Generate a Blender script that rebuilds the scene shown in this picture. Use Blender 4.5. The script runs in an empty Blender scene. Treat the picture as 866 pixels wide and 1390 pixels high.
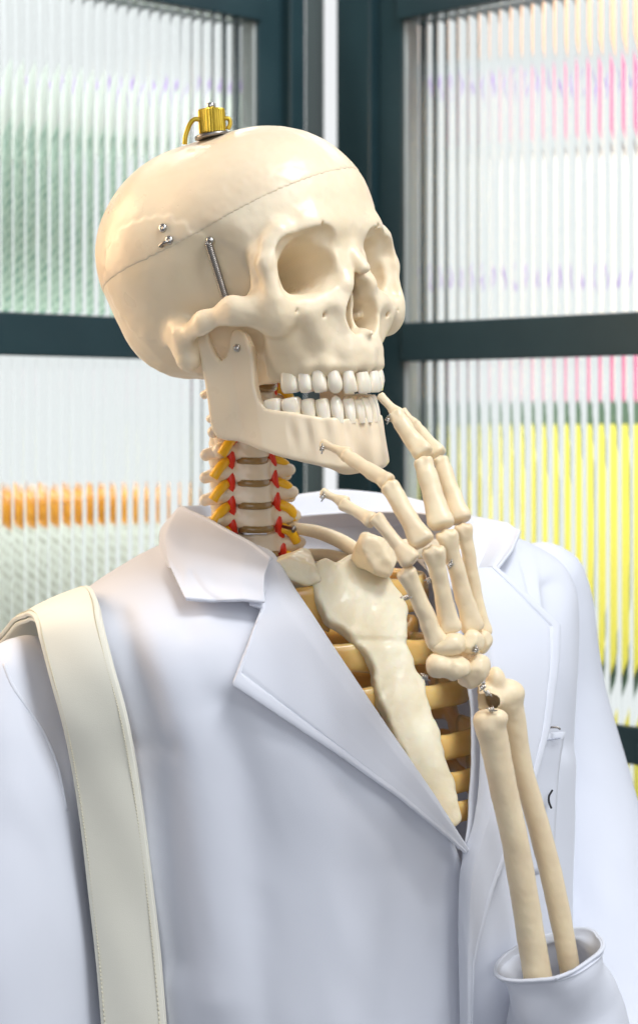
import bpy, bmesh, math, random
import numpy as np
from mathutils import Vector, Matrix
from mathutils.bvhtree import BVHTree

scene = bpy.context.scene
COL = scene.collection

# ------------------------------------------------------------------ camera
# level telephoto camera with a small vertical shift; distances in metres
FPX, CX, HY = 2758.0, 433.0, 572.0        # focal length and horizon, in pixels of the 866 x 1390 photo
CAMZ = 1.50
cam = bpy.data.cameras.new('camera')
cam_ob = bpy.data.objects.new('camera', cam)
COL.objects.link(cam_ob)
cam_ob.location = (0, 0, CAMZ)
cam_ob.rotation_euler = (math.radians(90), 0, 0)
cam.sensor_fit = 'VERTICAL'
cam.sensor_height = 36.0
cam.lens = 36.0 * FPX / 1390.0
cam.shift_y = -(695.0 - HY) / 1390.0
cam.clip_start, cam.clip_end = 0.05, 60
cam.dof.use_dof = True
cam.dof.focus_distance = 1.08
cam.dof.aperture_fstop = 9.0
scene.camera = cam_ob

# ------------------------------------------------------------------ world, lamps, exposure
world = bpy.data.worlds.new('World')
scene.world = world
world.use_nodes = True
wbg = world.node_tree.nodes['Background']
wbg.inputs[0].default_value = (0.86, 0.90, 1.0, 1)
wbg.inputs[1].default_value = 0.21

def area_lamp(name, loc, target, size, power, color):
    l = bpy.data.lights.new(name, 'AREA')
    l.shape = 'RECTANGLE'; l.size, l.size_y = size
    l.energy = power; l.color = color
    o = bpy.data.objects.new(name, l)
    COL.objects.link(o)
    o.location = loc
    d = Vector(target) - Vector(loc)
    o.rotation_euler = d.to_track_quat('-Z', 'Y').to_euler()
    return o

area_lamp('ceiling_lamp', (0.5, 0.55, 2.75), (0.0, 1.15, 1.45), (0.5, 0.45), 19, (0.95, 0.97, 1.0))
area_lamp('front_lamp', (0.9, -0.1, 2.25), (0.0, 1.15, 1.4), (0.6, 0.6), 8, (0.93, 0.96, 1.0))
area_lamp('front_fill', (-0.3, -1.6, 1.75), (0.0, 1.15, 1.30), (2.2, 1.6), 19, (0.94, 0.96, 1.0))  # added soft fill behind the camera, evens out the coat
area_lamp('warm_lamp', (-0.55, 1.25, 1.72), (-0.1, 1.15, 1.58), (0.3, 0.4), 3.2, (1.0, 0.68, 0.38))

scene.view_settings.view_transform = 'Standard'
scene.view_settings.look = 'None'
scene.view_settings.exposure = 0.0
scene.view_settings.gamma = 1.0
scene.view_settings.use_curve_mapping = False
scene.cycles.use_denoising = True
scene.cycles.max_bounces = 10
scene.cycles.transmission_bounces = 8
scene.cycles.caustics_reflective = False
scene.cycles.caustics_refractive = False
# ------------------------------------------------------------------ helpers
def P(px, py, Y):
    """photo pixel at distance Y -> world point"""
    return Vector(((px - CX) / FPX * Y, Y, CAMZ + (HY - py) / FPX * Y))

def lerp(a, b, t): return a + (b - a) * t

def catmull(pts, n):
    """sample a Catmull-Rom spline through pts (rows of any width) at n even parameters"""
    p = np.asarray(pts, float)
    q = np.vstack([2 * p[0] - p[1], p, 2 * p[-1] - p[-2]])
    t = np.linspace(0, len(p) - 1, n)
    i = np.clip(t.astype(int), 0, len(p) - 2); u = (t - i)[:, None]
    a, b, c, d = q[i], q[i + 1], q[i + 2], q[i + 3]
    return 0.5 * (2 * b + (c - a) * u + (2 * a - 5 * b + 4 * c - d) * u ** 2 + (3 * b - 3 * c + d - a) * u ** 3)

def mesh_obj(name, verts, faces, mat, parent=None, smooth=True):
    me = bpy.data.meshes.new(name)
    me.from_pydata([tuple(v) for v in verts], [], [tuple(int(i) for i in f) for f in faces])
    if smooth:
        me.polygons.foreach_set('use_smooth', np.ones(len(me.polygons), bool))
    me.materials.append(mat)
    me.update()
    o = bpy.data.objects.new(name, me)
    COL.objects.link(o)
    if parent is not None: o.parent = parent
    return o

def quads_obj(name, V, Q, mat, parent=None, smooth=True):
    """fast path for numpy vertex / quad arrays; winding made outward"""
    V = np.asarray(V, float); Q = np.asarray(Q); m0 = V.mean(0)
    a, b, c, d = (V[Q[:, i]] - m0 for i in range(4))
    if np.einsum('ij,ij->', a, np.cross(b, c)) + np.einsum('ij,ij->', a, np.cross(c, d)) < 0: Q = Q[:, ::-1]
    me = bpy.data.meshes.new(name)
    V = np.asarray(V, np.float32); Q = np.asarray(Q, np.int32)
    me.vertices.add(len(V)); me.vertices.foreach_set('co', V.ravel())
    me.loops.add(Q.size); me.loops.foreach_set('vertex_index', Q.ravel())
    me.polygons.add(len(Q))
    me.polygons.foreach_set('loop_start', np.arange(0, Q.size, Q.shape[1], dtype=np.int32))
    me.polygons.foreach_set('use_smooth', np.full(len(Q), smooth))
    me.materials.append(mat)
    me.update(calc_edges=True); me.validate()
    o = bpy.data.objects.new(name, me)
    COL.objects.link(o)
    if parent is not None: o.parent = parent
    return o

def tag(o, label, cat, group=None, kind=None):
    o['label'] = label
    if cat: o['category'] = cat
    if group: o['group'] = group
    if kind: o['kind'] = kind
    return o

def thing(name, label, cat, group=None, loc=(0, 0, 0)):
    o = bpy.data.objects.new(name, None)
    o.empty_display_size = 0.05
    COL.objects.link(o)
    o.location = loc
    return tag(o, label, cat, group)

def box(bm, lo, hi, bevel=0.0):
    r = bmesh.ops.create_cube(bm, size=1.0)
    lo, hi = Vector(lo), Vector(hi)
    for v in r['verts']:
        v.co = Vector((lerp(lo[i], hi[i], v.co[i] + 0.5) for i in range(3)))
    if bevel:
        es = list({e for v in r['verts'] for e in v.link_edges})
        bmesh.ops.bevel(bm, geom=es, offset=bevel, segments=2, affect='EDGES', profile=0.5)

def bm_obj(name, bm, mat, parent=None, smooth=False, matrix=None):
    me = bpy.data.meshes.new(name)
    if matrix is not None: bm.transform(matrix)
    bm.normal_update()
    bm.to_mesh(me); bm.free()
    if smooth: me.polygons.foreach_set('use_smooth', np.ones(len(me.polygons), bool))
    me.materials.append(mat)
    o = bpy.data.objects.new(name, me)
    COL.objects.link(o)
    if parent is not None: o.parent = parent
    return o

def frames(path, up0=None):
    """parallel-transport frames along an (n,3) path"""
    p = np.asarray(path, float); n = len(p)
    t = np.gradient(p, axis=0); t /= np.linalg.norm(t, axis=1)[:, None] + 1e-12
    a = np.asarray(up0 if up0 is not None else (0, 0, 1), float)
    a = a - t[0] * a.dot(t[0])
    if np.linalg.norm(a) < 1e-4: a = np.array([1.0, 0, 0]) - t[0] * t[0][0]
    A = [a / np.linalg.norm(a)]
    for i in range(1, n):
        v = A[-1] - t[i] * A[-1].dot(t[i]); A.append(v / np.linalg.norm(v))
    A = np.array(A); B = np.cross(t, A)
    return t, A, B

def sweep(path, ra, rb, up0=None, sides=16, power=2.0, caps=True):
    """closed tube: ra along the transported up vector, rb across"""
    p = np.asarray(path, float); n = len(p)
    t, A, B = frames(p, up0)
    ra = np.broadcast_to(ra, n); rb = np.broadcast_to(rb, n)
    th = np.linspace(0, 2 * np.pi, sides, endpoint=False)
    c, s = np.cos(th), np.sin(th)
    c = np.sign(c) * abs(c) ** (2 / power); s = np.sign(s) * abs(s) ** (2 / power)
    V = p[:, None] + A[:, None] * (ra[:, None] * c)[..., None] + B[:, None] * (rb[:, None] * s)[..., None]
    V = V.reshape(-1, 3); F = []
    for i in range(n - 1):
        for k in range(sides):
            k2 = (k + 1) % sides
            F.append((i * sides + k, i * sides + k2, (i + 1) * sides + k2, (i + 1) * sides + k))
    if caps:
        F.append(tuple(range(sides))[::-1]); F.append(tuple((n - 1) * sides + k for k in range(sides)))
    return V, F

# ---- distance fields (numpy) polygonised with surface nets
def smin(a, b, k):
    h = np.clip(0.5 + 0.5 * (b - a) / k, 0, 1)
    return b + (a - b) * h - k * h * (1 - h)

def smax(a, b, k): return -smin(-a, -b, k)

def ell(p, c, r):
    q = [(p[i] - c[i]) / r[i] for i in range(3)]
    k0 = np.sqrt(q[0] ** 2 + q[1] ** 2 + q[2] ** 2)
    k1 = np.sqrt((q[0] / r[0]) ** 2 + (q[1] / r[1]) ** 2 + (q[2] / r[2]) ** 2) + 1e-9
    return k0 * (k0 - 1) / k1

def rcone(p, a, b, ra, rb, sc=(1, 1, 1)):
    """tapered capsule; sc > 1 on an axis thins it along that axis"""
    m = 1.0 / max(sc)
    d = [(b[i] - a[i]) * sc[i] for i in range(3)]
    q = [(p[i] - a[i]) * sc[i] for i in range(3)]
    t = np.clip((q[0] * d[0] + q[1] * d[1] + q[2] * d[2]) / (d[0] ** 2 + d[1] ** 2 + d[2] ** 2 + 1e-9), 0, 1)
    l = np.sqrt((q[0] - d[0] * t) ** 2 + (q[1] - d[1] * t) ** 2 + (q[2] - d[2] * t) ** 2)
    return (l - (ra + (rb - ra) * t)) * (m if m < 0.999 else 1.0)

def rbox(p, c, h, r):
    q = [abs(p[i] - c[i]) - h[i] + r for i in range(3)]
    o = np.sqrt(sum(np.maximum(v, 0) ** 2 for v in q))
    return o + np.minimum(np.maximum(np.maximum(q[0], q[1]), q[2]), 0) - r

def poly2d(x, y, poly):
    """signed distance to a closed polygon"""
    poly = np.asarray(poly, np.float32); n = len(poly)
    d = np.full(x.shape, 1e9, np.float32); sgn = np.ones(x.shape, np.float32)
    for i in range(n):
        ax, ay = poly[i]; bx, by = poly[i - 1]
        ex, ey = bx - ax, by - ay; wx, wy = x - ax, y - ay
        t = np.clip((wx * ex + wy * ey) / (ex * ex + ey * ey + 1e-9), 0, 1)
        d = np.minimum(d, (wx - ex * t) ** 2 + (wy - ey * t) ** 2)
        c1 = y >= ay; c2 = y < by; c3 = ex * wy > ey * wx
        flip = (c1 & c2 & c3) | (~c1 & ~c2 & ~c3)
        sgn = np.where(flip, -sgn, sgn)
    return sgn * np.sqrt(d)

_NT = np.random.RandomState(12).uniform(-1, 1, (32, 32, 32)).astype(np.float32)
def vnoise(p, scale, seed=0):
    """smooth lattice noise, two octaves, about -1..1"""
    def one(sc, o):
        q = [v / sc + 7.31 * (seed + 1) * (i + 1) + o for i, v in enumerate(p)]
        f = [np.floor(v) for v in q]; t = [v - w for v, w in zip(q, f)]
        i = [w.astype(np.int32) & 31 for w in f]; j = [(w + 1) & 31 for w in i]
        u = [v * v * (3 - 2 * v) for v in t]
        def g(a, b, c): return _NT[a, b, c]
        x00 = g(i[0], i[1], i[2]) * (1 - u[0]) + g(j[0], i[1], i[2]) * u[0]; x10 = g(i[0], j[1], i[2]) * (1 - u[0]) + g(j[0], j[1], i[2]) * u[0]
        x01 = g(i[0], i[1], j[2]) * (1 - u[0]) + g(j[0], i[1], j[2]) * u[0]; x11 = g(i[0], j[1], j[2]) * (1 - u[0]) + g(j[0], j[1], j[2]) * u[0]
        return (x00 * (1 - u[1]) + x10 * u[1]) * (1 - u[2]) + (x01 * (1 - u[1]) + x11 * u[1]) * u[2]
    return one(scale * 0.55, 0.0) * 1.1 + one(scale * 0.27, 3.7) * 0.45

def surface_nets(field, lo, hi, h, slack=8.0):
    """polygonise field(p) = 0 over a box; only blocks near the surface are evaluated"""
    lo = np.asarray(lo, float); hi = np.asarray(hi, float); B = 12
    nb = np.ceil((hi - lo) / (h * B)).astype(int); n = nb * B + 1
    cen = [lo[i] + h * B * (np.arange(nb[i]) + 0.5) for i in range(3)]
    g = np.meshgrid(*cen, indexing='ij')
    dc = field([v.ravel().astype(np.float32) for v in g]).reshape(nb)
    near = abs(dc) < h * B * 0.9 + slack
    vals = np.repeat(np.repeat(np.repeat(dc, B, 0), B, 1), B, 2)
    vals = np.pad(vals, ((0, 1),) * 3, mode='edge').astype(np.float32)
    ids = np.argwhere(near)
    off = np.stack(np.meshgrid(*[np.arange(B + 1)] * 3, indexing='ij'), -1).reshape(-1, 3)
    for k in range(0, len(ids), 160):
        gi = (ids[k:k + 160, None, :] * B + off[None]).reshape(-1, 3)
        w = lo + gi * h
        vals[gi[:, 0], gi[:, 1], gi[:, 2]] = field([w[:, i].astype(np.float32) for i in range(3)])
    s = vals < 0
    nx, ny, nz = vals.shape
    cnt = np.zeros((nx - 1, ny - 1, nz - 1), np.int8)
    cor = [(a, b, c) for a in (0, 1) for b in (0, 1) for c in (0, 1)]
    for a, b, c in cor: cnt += s[a:nx - 1 + a, b:ny - 1 + b, c:nz - 1 + c]
    act = np.argwhere((cnt > 0) & (cnt < 8))
    idx = np.full(cnt.shape, -1, np.int32); idx[act[:, 0], act[:, 1], act[:, 2]] = np.arange(len(act))
    acc = np.zeros((len(act), 3)); num = np.zeros(len(act))
    for a in cor:
        for ax in range(3):
            if a[ax]: continue
            b = list(a); b[ax] = 1
            va = vals[tuple((act + a).T)]; vb = vals[tuple((act + b).T)]
            m = (va < 0) != (vb < 0)
            t = np.where(m, va / (va - vb + 1e-20), 0)
            q = np.tile(np.array(a, float), (len(act), 1)); q[:, ax] = t
            acc += q * m[:, None]; num += m
    V = lo + (act + acc / num[:, None]) * h
    Q = []
    for ax in range(3):
        u, v = (ax + 1) % 3, (ax + 2) % 3
        sl = [slice(0, None)] * 3; sl2 = [slice(0, None)] * 3
        sl[ax] = slice(0, -1); sl2[ax] = slice(1, None)
        ch = s[tuple(sl)] != s[tuple(sl2)]
        e = np.argwhere(ch)
        ok = (e[:, u] > 0) & (e[:, v] > 0) & (e[:, u] < vals.shape[u] - 1) & (e[:, v] < vals.shape[v] - 1)
        e = e[ok]
        def cell(du, dv):
            c = e.copy(); c[:, u] += du; c[:, v] += dv
            return idx[c[:, 0], c[:, 1], c[:, 2]]
        q = np.stack([cell(-1, -1), cell(0, -1), cell(0, 0), cell(-1, 0)], 1)
        fl = ~s[e[:, 0], e[:, 1], e[:, 2]]
        q[fl] = q[fl][:, ::-1]
        Q.append(q)
    Q = np.vstack(Q); Q = Q[(Q >= 0).all(1)]
    a, b, c, d = (V[Q[:, i]] for i in range(4))
    vol = np.einsum('ij,ij->', a, np.cross(b, c)) + np.einsum('ij,ij->', a, np.cross(c, d))
    if vol < 0: Q = Q[:, ::-1]
    return V, Q

def relax(V, Q, it=1, w=0.5):
    """light Laplacian smoothing, volume kept by a following inflate step"""
    e = np.vstack([Q[:, [0, 1]], Q[:, [1, 2]], Q[:, [2, 3]], Q[:, [3, 0]]])
    n = np.bincount(e[:, 0], minlength=len(V)) + np.bincount(e[:, 1], minlength=len(V))
    for k in range(it * 2):
        a = np.zeros_like(V)
        for c in range(3):
            a[:, c] = np.bincount(e[:, 0], V[e[:, 1], c], len(V)) + np.bincount(e[:, 1], V[e[:, 0], c], len(V))
        V = V + (a / np.maximum(n, 1)[:, None] - V) * (w if k % 2 == 0 else -w * 1.04)
    return V
# ------------------------------------------------------------------ materials (procedural)
def mat(name, col, rough=0.5, metal=0.0, sss=0.0, sss_scale=0.003, col2=None, nscale=40.0, bump=0.0, bscale=200.0, trans=0.0, ior=1.45, coat=0.0, sheen=0.0, emit=0.0, detail=3.0, spec=0.5):
    m = bpy.data.materials.new(name); m.use_nodes = True
    nt = m.node_tree; b = nt.nodes['Principled BSDF']
    b.inputs['Base Color'].default_value = (*col, 1)
    b.inputs['Roughness'].default_value = rough
    b.inputs['Metallic'].default_value = metal
    b.inputs['IOR'].default_value = ior
    b.inputs['Specular IOR Level'].default_value = spec
    if sss:
        b.inputs['Subsurface Weight'].default_value = sss
        b.inputs['Subsurface Radius'].default_value = (1.0, 0.55, 0.25)
        b.inputs['Subsurface Scale'].default_value = sss_scale
    if trans: b.inputs['Transmission Weight'].default_value = trans
    if coat: b.inputs['Coat Weight'].default_value = coat; b.inputs['Coat Roughness'].default_value = 0.15
    if sheen: b.inputs['Sheen Weight'].default_value = sheen
    if emit:
        b.inputs['Emission Color'].default_value = (*col, 1); b.inputs['Emission Strength'].default_value = emit
    tc = nt.nodes.new('ShaderNodeTexCoord')
    if col2 is not None:
        n = nt.nodes.new('ShaderNodeTexNoise'); n.inputs['Scale'].default_value = nscale; n.inputs['Detail'].default_value = detail
        r = nt.nodes.new('ShaderNodeMapRange'); r.inputs[1].default_value = 0.35; r.inputs[2].default_value = 0.68
        x = nt.nodes.new('ShaderNodeMix'); x.data_type = 'RGBA'
        x.inputs[6].default_value = (*col, 1); x.inputs[7].default_value = (*col2, 1)
        nt.links.new(tc.outputs['Object'], n.inputs['Vector'])
        nt.links.new(n.outputs['Fac'], r.inputs[0]); nt.links.new(r.outputs[0], x.inputs[0])
        nt.links.new(x.outputs[2], b.inputs['Base Color'])
    if bump:
        n = nt.nodes.new('ShaderNodeTexNoise'); n.inputs['Scale'].default_value = bscale; n.inputs['Detail'].default_value = 4
        k = nt.nodes.new('ShaderNodeBump'); k.inputs['Strength'].default_value = bump; k.inputs['Distance'].default_value = 0.001
        nt.links.new(tc.outputs['Object'], n.inputs['Vector']); nt.links.new(n.outputs['Fac'], k.inputs['Height'])
        nt.links.new(k.outputs['Normal'], b.inputs['Normal'])
    return m

M_BONE = mat('ivory_plastic', (0.83, 0.71, 0.52), 0.34, sss=0.14, sss_scale=0.004, col2=(0.80, 0.66, 0.45), nscale=22, bump=0.10, bscale=260)
M_CAP = mat('ivory_plastic_cap', (0.83, 0.695, 0.495), 0.31, sss=0.14, sss_scale=0.004, col2=(0.77, 0.62, 0.44), nscale=14, bump=0.05, bscale=200)
M_JAW = mat('ivory_plastic_jaw', (0.83, 0.70, 0.505), 0.32, sss=0.14, sss_scale=0.004, col2=(0.78, 0.64, 0.46), nscale=16, bump=0.06, bscale=240)
M_HAND = mat('ivory_plastic_hand', (0.83, 0.695, 0.47), 0.36, sss=0.12, sss_scale=0.003, col2=(0.75, 0.60, 0.40), nscale=50, bump=0.12, bscale=420)
M_NECK = mat('pale_bone_plastic', (0.83, 0.73, 0.58), 0.28, sss=0.15, sss_scale=0.003, col2=(0.79, 0.66, 0.48), nscale=60, bump=0.12, bscale=400, coat=0.3)
M_STERN = mat('marbled_sternum_plastic', (0.80, 0.75, 0.58), 0.46, sss=0.4, sss_scale=0.006, col2=(0.72, 0.62, 0.42), nscale=38, bump=0.45, bscale=240, coat=0.2, detail=6)
M_RIB = mat('amber_rib_plastic', (0.72, 0.42, 0.12), 0.28, sss=0.5, sss_scale=0.006, col2=(0.60, 0.31, 0.07), nscale=40, bump=0.1, bscale=200, coat=0.3)
M_CART = mat('honey_cartilage_plastic', (0.80, 0.56, 0.22), 0.24, sss=0.6, sss_scale=0.008, col2=(0.68, 0.41, 0.12), nscale=50, bump=0.15, bscale=160, coat=0.4)
M_DISC = mat('brown_disc_gel', (0.30, 0.19, 0.07), 0.15, sss=0.3, coat=0.6)
M_TOOTH = mat('tooth_enamel', (0.84, 0.78, 0.66), 0.2, sss=0.3, sss_scale=0.002, col2=(0.84, 0.75, 0.58), nscale=120, coat=0.4)
M_NERVE = mat('yellow_nerve', (0.90, 0.50, 0.02), 0.3, sss=0.2)
M_ARTERY = mat('red_artery', (0.72, 0.035, 0.012), 0.3)
M_STEEL = mat('steel', (0.55, 0.53, 0.50), 0.28, metal=1.0, bump=0.05, bscale=900)
M_DARKSTEEL = mat('dark_steel', (0.30, 0.28, 0.26), 0.35, metal=1.0)
M_BRASS = mat('brass', (0.62, 0.44, 0.06), 0.38, metal=0.75, col2=(0.50, 0.34, 0.03), nscale=180, bump=0.2, bscale=700)

def pores(m, strength=0.18):
    """fine pits and faint darker specks of cast plastic"""
    nt = m.node_tree; b = nt.nodes['Principled BSDF']; tc = nt.nodes.new('ShaderNodeTexCoord')
    v = nt.nodes.new('ShaderNodeTexVoronoi'); v.inputs['Scale'].default_value = 150
    n = nt.nodes.new('ShaderNodeTexNoise'); n.inputs['Scale'].default_value = 35; n.inputs['Detail'].default_value = 6
    for q in (v, n): nt.links.new(tc.outputs['Object'], q.inputs['Vector'])
    r = nt.nodes.new('ShaderNodeMapRange'); r.inputs[1].default_value = 0.02; r.inputs[2].default_value = 0.10; nt.links.new(v.outputs['Distance'], r.inputs[0])
    g = nt.nodes.new('ShaderNodeMath'); g.operation = 'LESS_THAN'; g.inputs[1].default_value = 0.50; nt.links.new(n.outputs['Fac'], g.inputs[0])
    mx = nt.nodes.new('ShaderNodeMath'); mx.operation = 'MAXIMUM'; nt.links.new(r.outputs[0], mx.inputs[0]); nt.links.new(g.outputs[0], mx.inputs[1])
    k = nt.nodes.new('ShaderNodeBump'); k.inputs['Strength'].default_value = strength; k.inputs['Distance'].default_value = 0.0006
    nt.links.new(mx.outputs[0], k.inputs['Height'])
    old = b.inputs['Normal'].links
    if old: nt.links.new(old[0].from_socket, k.inputs['Normal'])
    nt.links.new(k.outputs['Normal'], b.inputs['Normal'])
    rr = nt.nodes.new('ShaderNodeMapRange'); rr.inputs[1].default_value = 0.3; rr.inputs[2].default_value = 0.75
    base = b.inputs['Roughness'].default_value; rr.inputs[3].default_value = base - 0.07; rr.inputs[4].default_value = base + 0.14
    nt.links.new(n.outputs['Fac'], rr.inputs[0]); nt.links.new(rr.outputs[0], b.inputs['Roughness'])
for _m in (M_BONE, M_CAP, M_JAW, M_HAND): pores(_m)

def fabric(name, col, col2, weave=3200.0, bump=0.10):
    m = mat(name, col, 0.85, col2=col2, nscale=9, sheen=0.25, spec=0.25)
    nt = m.node_tree; b = nt.nodes['Principled BSDF']; tc = nt.nodes.new('ShaderNodeTexCoord')
    w1 = nt.nodes.new('ShaderNodeTexNoise'); w1.inputs['Scale'].default_value = weave; w1.inputs['Detail'].default_value = 1
    w2 = nt.nodes.new('ShaderNodeTexNoise'); w2.inputs['Scale'].default_value = 30; w2.inputs['Detail'].default_value = 3
    ad = nt.nodes.new('ShaderNodeMath'); ad.operation = 'MULTIPLY_ADD'; ad.inputs[1].default_value = 3.0
    k = nt.nodes.new('ShaderNodeBump'); k.inputs['Strength'].default_value = bump; k.inputs['Distance'].default_value = 0.001
    for w in (w1, w2): nt.links.new(tc.outputs['Object'], w.inputs['Vector'])
    nt.links.new(w2.outputs['Fac'], ad.inputs[0]); nt.links.new(w1.outputs['Fac'], ad.inputs[2])
    nt.links.new(ad.outputs[0], k.inputs['Height']); nt.links.new(k.outputs['Normal'], b.inputs['Normal'])
    return m
def translucent(m, col, fac):
    """thin cloth lets some light through"""
    nt = m.node_tree; b = nt.nodes['Principled BSDF']; t = nt.nodes.new('ShaderNodeBsdfTranslucent'); t.inputs[0].default_value = (*col, 1)
    x = nt.nodes.new('ShaderNodeMixShader'); x.inputs[0].default_value = fac
    nt.links.new(b.outputs[0], x.inputs[1]); nt.links.new(t.outputs[0], x.inputs[2]); nt.links.new(x.outputs[0], nt.nodes['Material Output'].inputs[0])
M_COAT = fabric('white_coat_cloth', (0.835, 0.865, 0.94), (0.825, 0.855, 0.93))
translucent(M_COAT, (0.72, 0.70, 0.75), 0.18)
M_STRAP = fabric('cream_canvas', (0.80, 0.78, 0.68), (0.77, 0.75, 0.64), 2600, 0.14)
M_INK = mat('black_thread', (0.02, 0.02, 0.025), 0.7)
M_THREAD = mat('thread', (0.50, 0.53, 0.62), 0.8)
M_STRAPTHREAD = mat('strap_thread', (0.70, 0.66, 0.50), 0.8)
M_FRAME = mat('dark_green_frame_paint', (0.013, 0.036, 0.044), 0.35, col2=(0.017, 0.044, 0.052), nscale=20, bump=0.05, bscale=300)
M_BEAD = mat('pale_gasket', (0.55, 0.60, 0.58), 0.4)
# ------------------------------------------------------------------ two framed screens of reeded glass meeting in a corner
XC, YC = 0.0094, 1.85
DL = Vector((-0.717, -0.697, 0)).normalized(); DR = Vector((0.697, -0.717, 0)).normalized()
NL = Vector((0.697, -0.717, 0)).normalized(); NRt = Vector((-0.717, -0.697, 0)).normalized()   # facing the camera side
def panel_matrix(d, n):
    """local x along the panel from the corner, y towards the viewer, z up; origin at camera height in the corner"""
    m = Matrix.Identity(4)
    m.col[0][:3] = d; m.col[1][:3] = n; m.col[2][:3] = (0, 0, 1); m.col[3][:3] = (XC, YC, CAMZ)
    return m
ML, MR = panel_matrix(DL, NL), panel_matrix(DR, NRt)
ZT, ZB = 0.60, -0.75
def bar(name, lo, hi, M, parent, m=M_FRAME, bev=0.0015):
    bm = bmesh.new(); box(bm, lo, hi, bev)
    o = bm_obj(name, bm, m, None, False, M)
    if M.to_3x3().determinant() < 0: o.data.flip_normals()
    o.parent = parent; o.matrix_parent_inverse = parent.matrix_basis.inverted()
    return o
def glass_material():
    m = bpy.data.materials.new('reeded_glass'); m.use_nodes = True
    nt = m.node_tree; nt.nodes.remove(nt.nodes['Principled BSDF'])
    g = nt.nodes.new('ShaderNodeBsdfGlass'); g.inputs['IOR'].default_value = 1.40; g.inputs['Roughness'].default_value = 0.03
    g.inputs['Color'].default_value = (0.97, 0.99, 0.98, 1)
    nt.links.new(g.outputs[0], nt.nodes['Material Output'].inputs[0])
    return m
M_GLASS = glass_material()
M_POST = mat('grey_green_post_paint', (0.055, 0.075, 0.075), 0.3)
def reeded_pane(name, x0, x1, z0, z1, M, parent, pitch=0.0115, y0=0.006, depth=0.0024):
    """fluted sheet: scalloped face to the viewer, flat back"""
    n = int((x1 - x0) / pitch); seg = 14; V, F = [], []
    xs, ys = [], []
    for k in range(n):
        for s in range(seg):
            u = s / seg * 2 - 1
            xs.append(x0 + (k + (u + 1) / 2) * pitch); ys.append(y0 + 0.003 + depth * (math.sqrt(max(0, 1 - (0.90 * u) ** 2)) - 0.4359) / 0.5641)
    xs.append(x0 + n * pitch); ys.append(y0 + 0.003)
    for x, y in zip(xs, ys):
        V += [(x, y, z0), (x, y, z1), (x, y0, z0), (x, y0, z1)]
    m = len(xs)
    for i in range(m - 1):
        a, b = i * 4, i * 4 + 4
        F += [(a, b, b + 1, a + 1), (a + 2, a + 3, b + 3, b + 2), (a, a + 2, b + 2, b), (a + 1, b + 1, b + 3, a + 3)]
    F += [(0, 1, 3, 2), ((m - 1) * 4, (m - 1) * 4 + 2, (m - 1) * 4 + 3, (m - 1) * 4 + 1)]
    bm = bmesh.new(); vs = [bm.verts.new(v) for v in V]
    for f in F: bm.faces.new([vs[i] for i in f])
    bmesh.ops.recalc_face_normals(bm, faces=bm.faces)
    o = bm_obj(name, bm, M_GLASS, None, False, M)
    if M.to_3x3().determinant() < 0: o.data.flip_normals()
    o.parent = parent; o.matrix_parent_inverse = parent.matrix_basis.inverted()
    return o
def screen(M, label, s0, s1, far):
    t = thing('glass_screen', label, 'glass screen', 'framed screens of reeded glass', loc=tuple(M @ Vector((0.3, 0, ZB))))
    bar('stile', (s0, -0.012, ZB), (s1 - 0.030, 0.024, ZT), M, t)
    bar('stile', (s1 - 0.031, -0.022, ZB), (s1, 0.014, ZT), M, t)
    bar('bead', (s1 + 0.0002, -0.004, ZB), (s1 + 0.0022, 0.0120, 0.3478), M, t, M_BEAD, 0.0004)
    bar('stile', (far, -0.020, ZB), (far + 0.06, 0.024, ZT), M, t)
    bar('top_rail', (s1 - 0.002, -0.018, 0.348), (far, 0.020, 0.410), M, t)
    for za, zb in ((0.0515, 0.0855), (-0.268, -0.238), (-0.60, -0.57)):
        bar('rail', (s1 + 0.0002, 0.0127, za), (far, 0.0170, zb), M, t)
    reeded_pane('glass_pane', s1 + 0.0025, far, ZB, 0.3475, M, t)
    return t
screen(ML, 'dark green frame with pale reeded glass behind the back of the skull', 0.053, 0.1015, 0.62)
screen(MR, 'dark green frame with reeded glass glowing yellow and pink beside the hand', 0.033, 0.105, 0.62)
# post closing the corner on the left frame
_o = bpy.data.objects['glass_screen']
bar('corner_post', (-0.0125, 1.866, CAMZ + ZB), (0.0046, 1.884, CAMZ + ZT), Matrix.Identity(4), _o, M_POST)

# ---- what stands behind the glass
def back_mat(name, col, emit=0.0, rough=0.6): return mat(name, col, rough, emit=emit)
M_WALLGLOW = bpy.data.materials.new('white_wall_glow'); M_WALLGLOW.use_nodes = True
_nt = M_WALLGLOW.node_tree; _nt.nodes.remove(_nt.nodes['Principled BSDF'])
_e = _nt.nodes.new('ShaderNodeEmission'); _e.inputs[0].default_value = (0.96, 0.98, 1.0, 1); _e.inputs[1].default_value = 0.94  # emission stands in for light falling on a white wall
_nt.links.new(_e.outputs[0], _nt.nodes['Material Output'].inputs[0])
def wall(name, M, x0, x1, z0, z1, y, m):
    bm = bmesh.new(); box(bm, (x0, y - 0.02, z0), (x1, y, z1))
    o = bm_obj(name, bm, m, None, False, M)
    if M.to_3x3().determinant() < 0: o.data.flip_normals()
    return o
# plain white wall behind both screens, made to glow
for M, nm, lab in ((ML, 'glow_wall', 'x'), (MR, 'glow_wall', 'x')):
    o = wall(nm, M, -0.62, 1.6, -1.2, 1.2, -0.62, M_WALLGLOW); o['kind'] = 'structure'
    del lab

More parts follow.
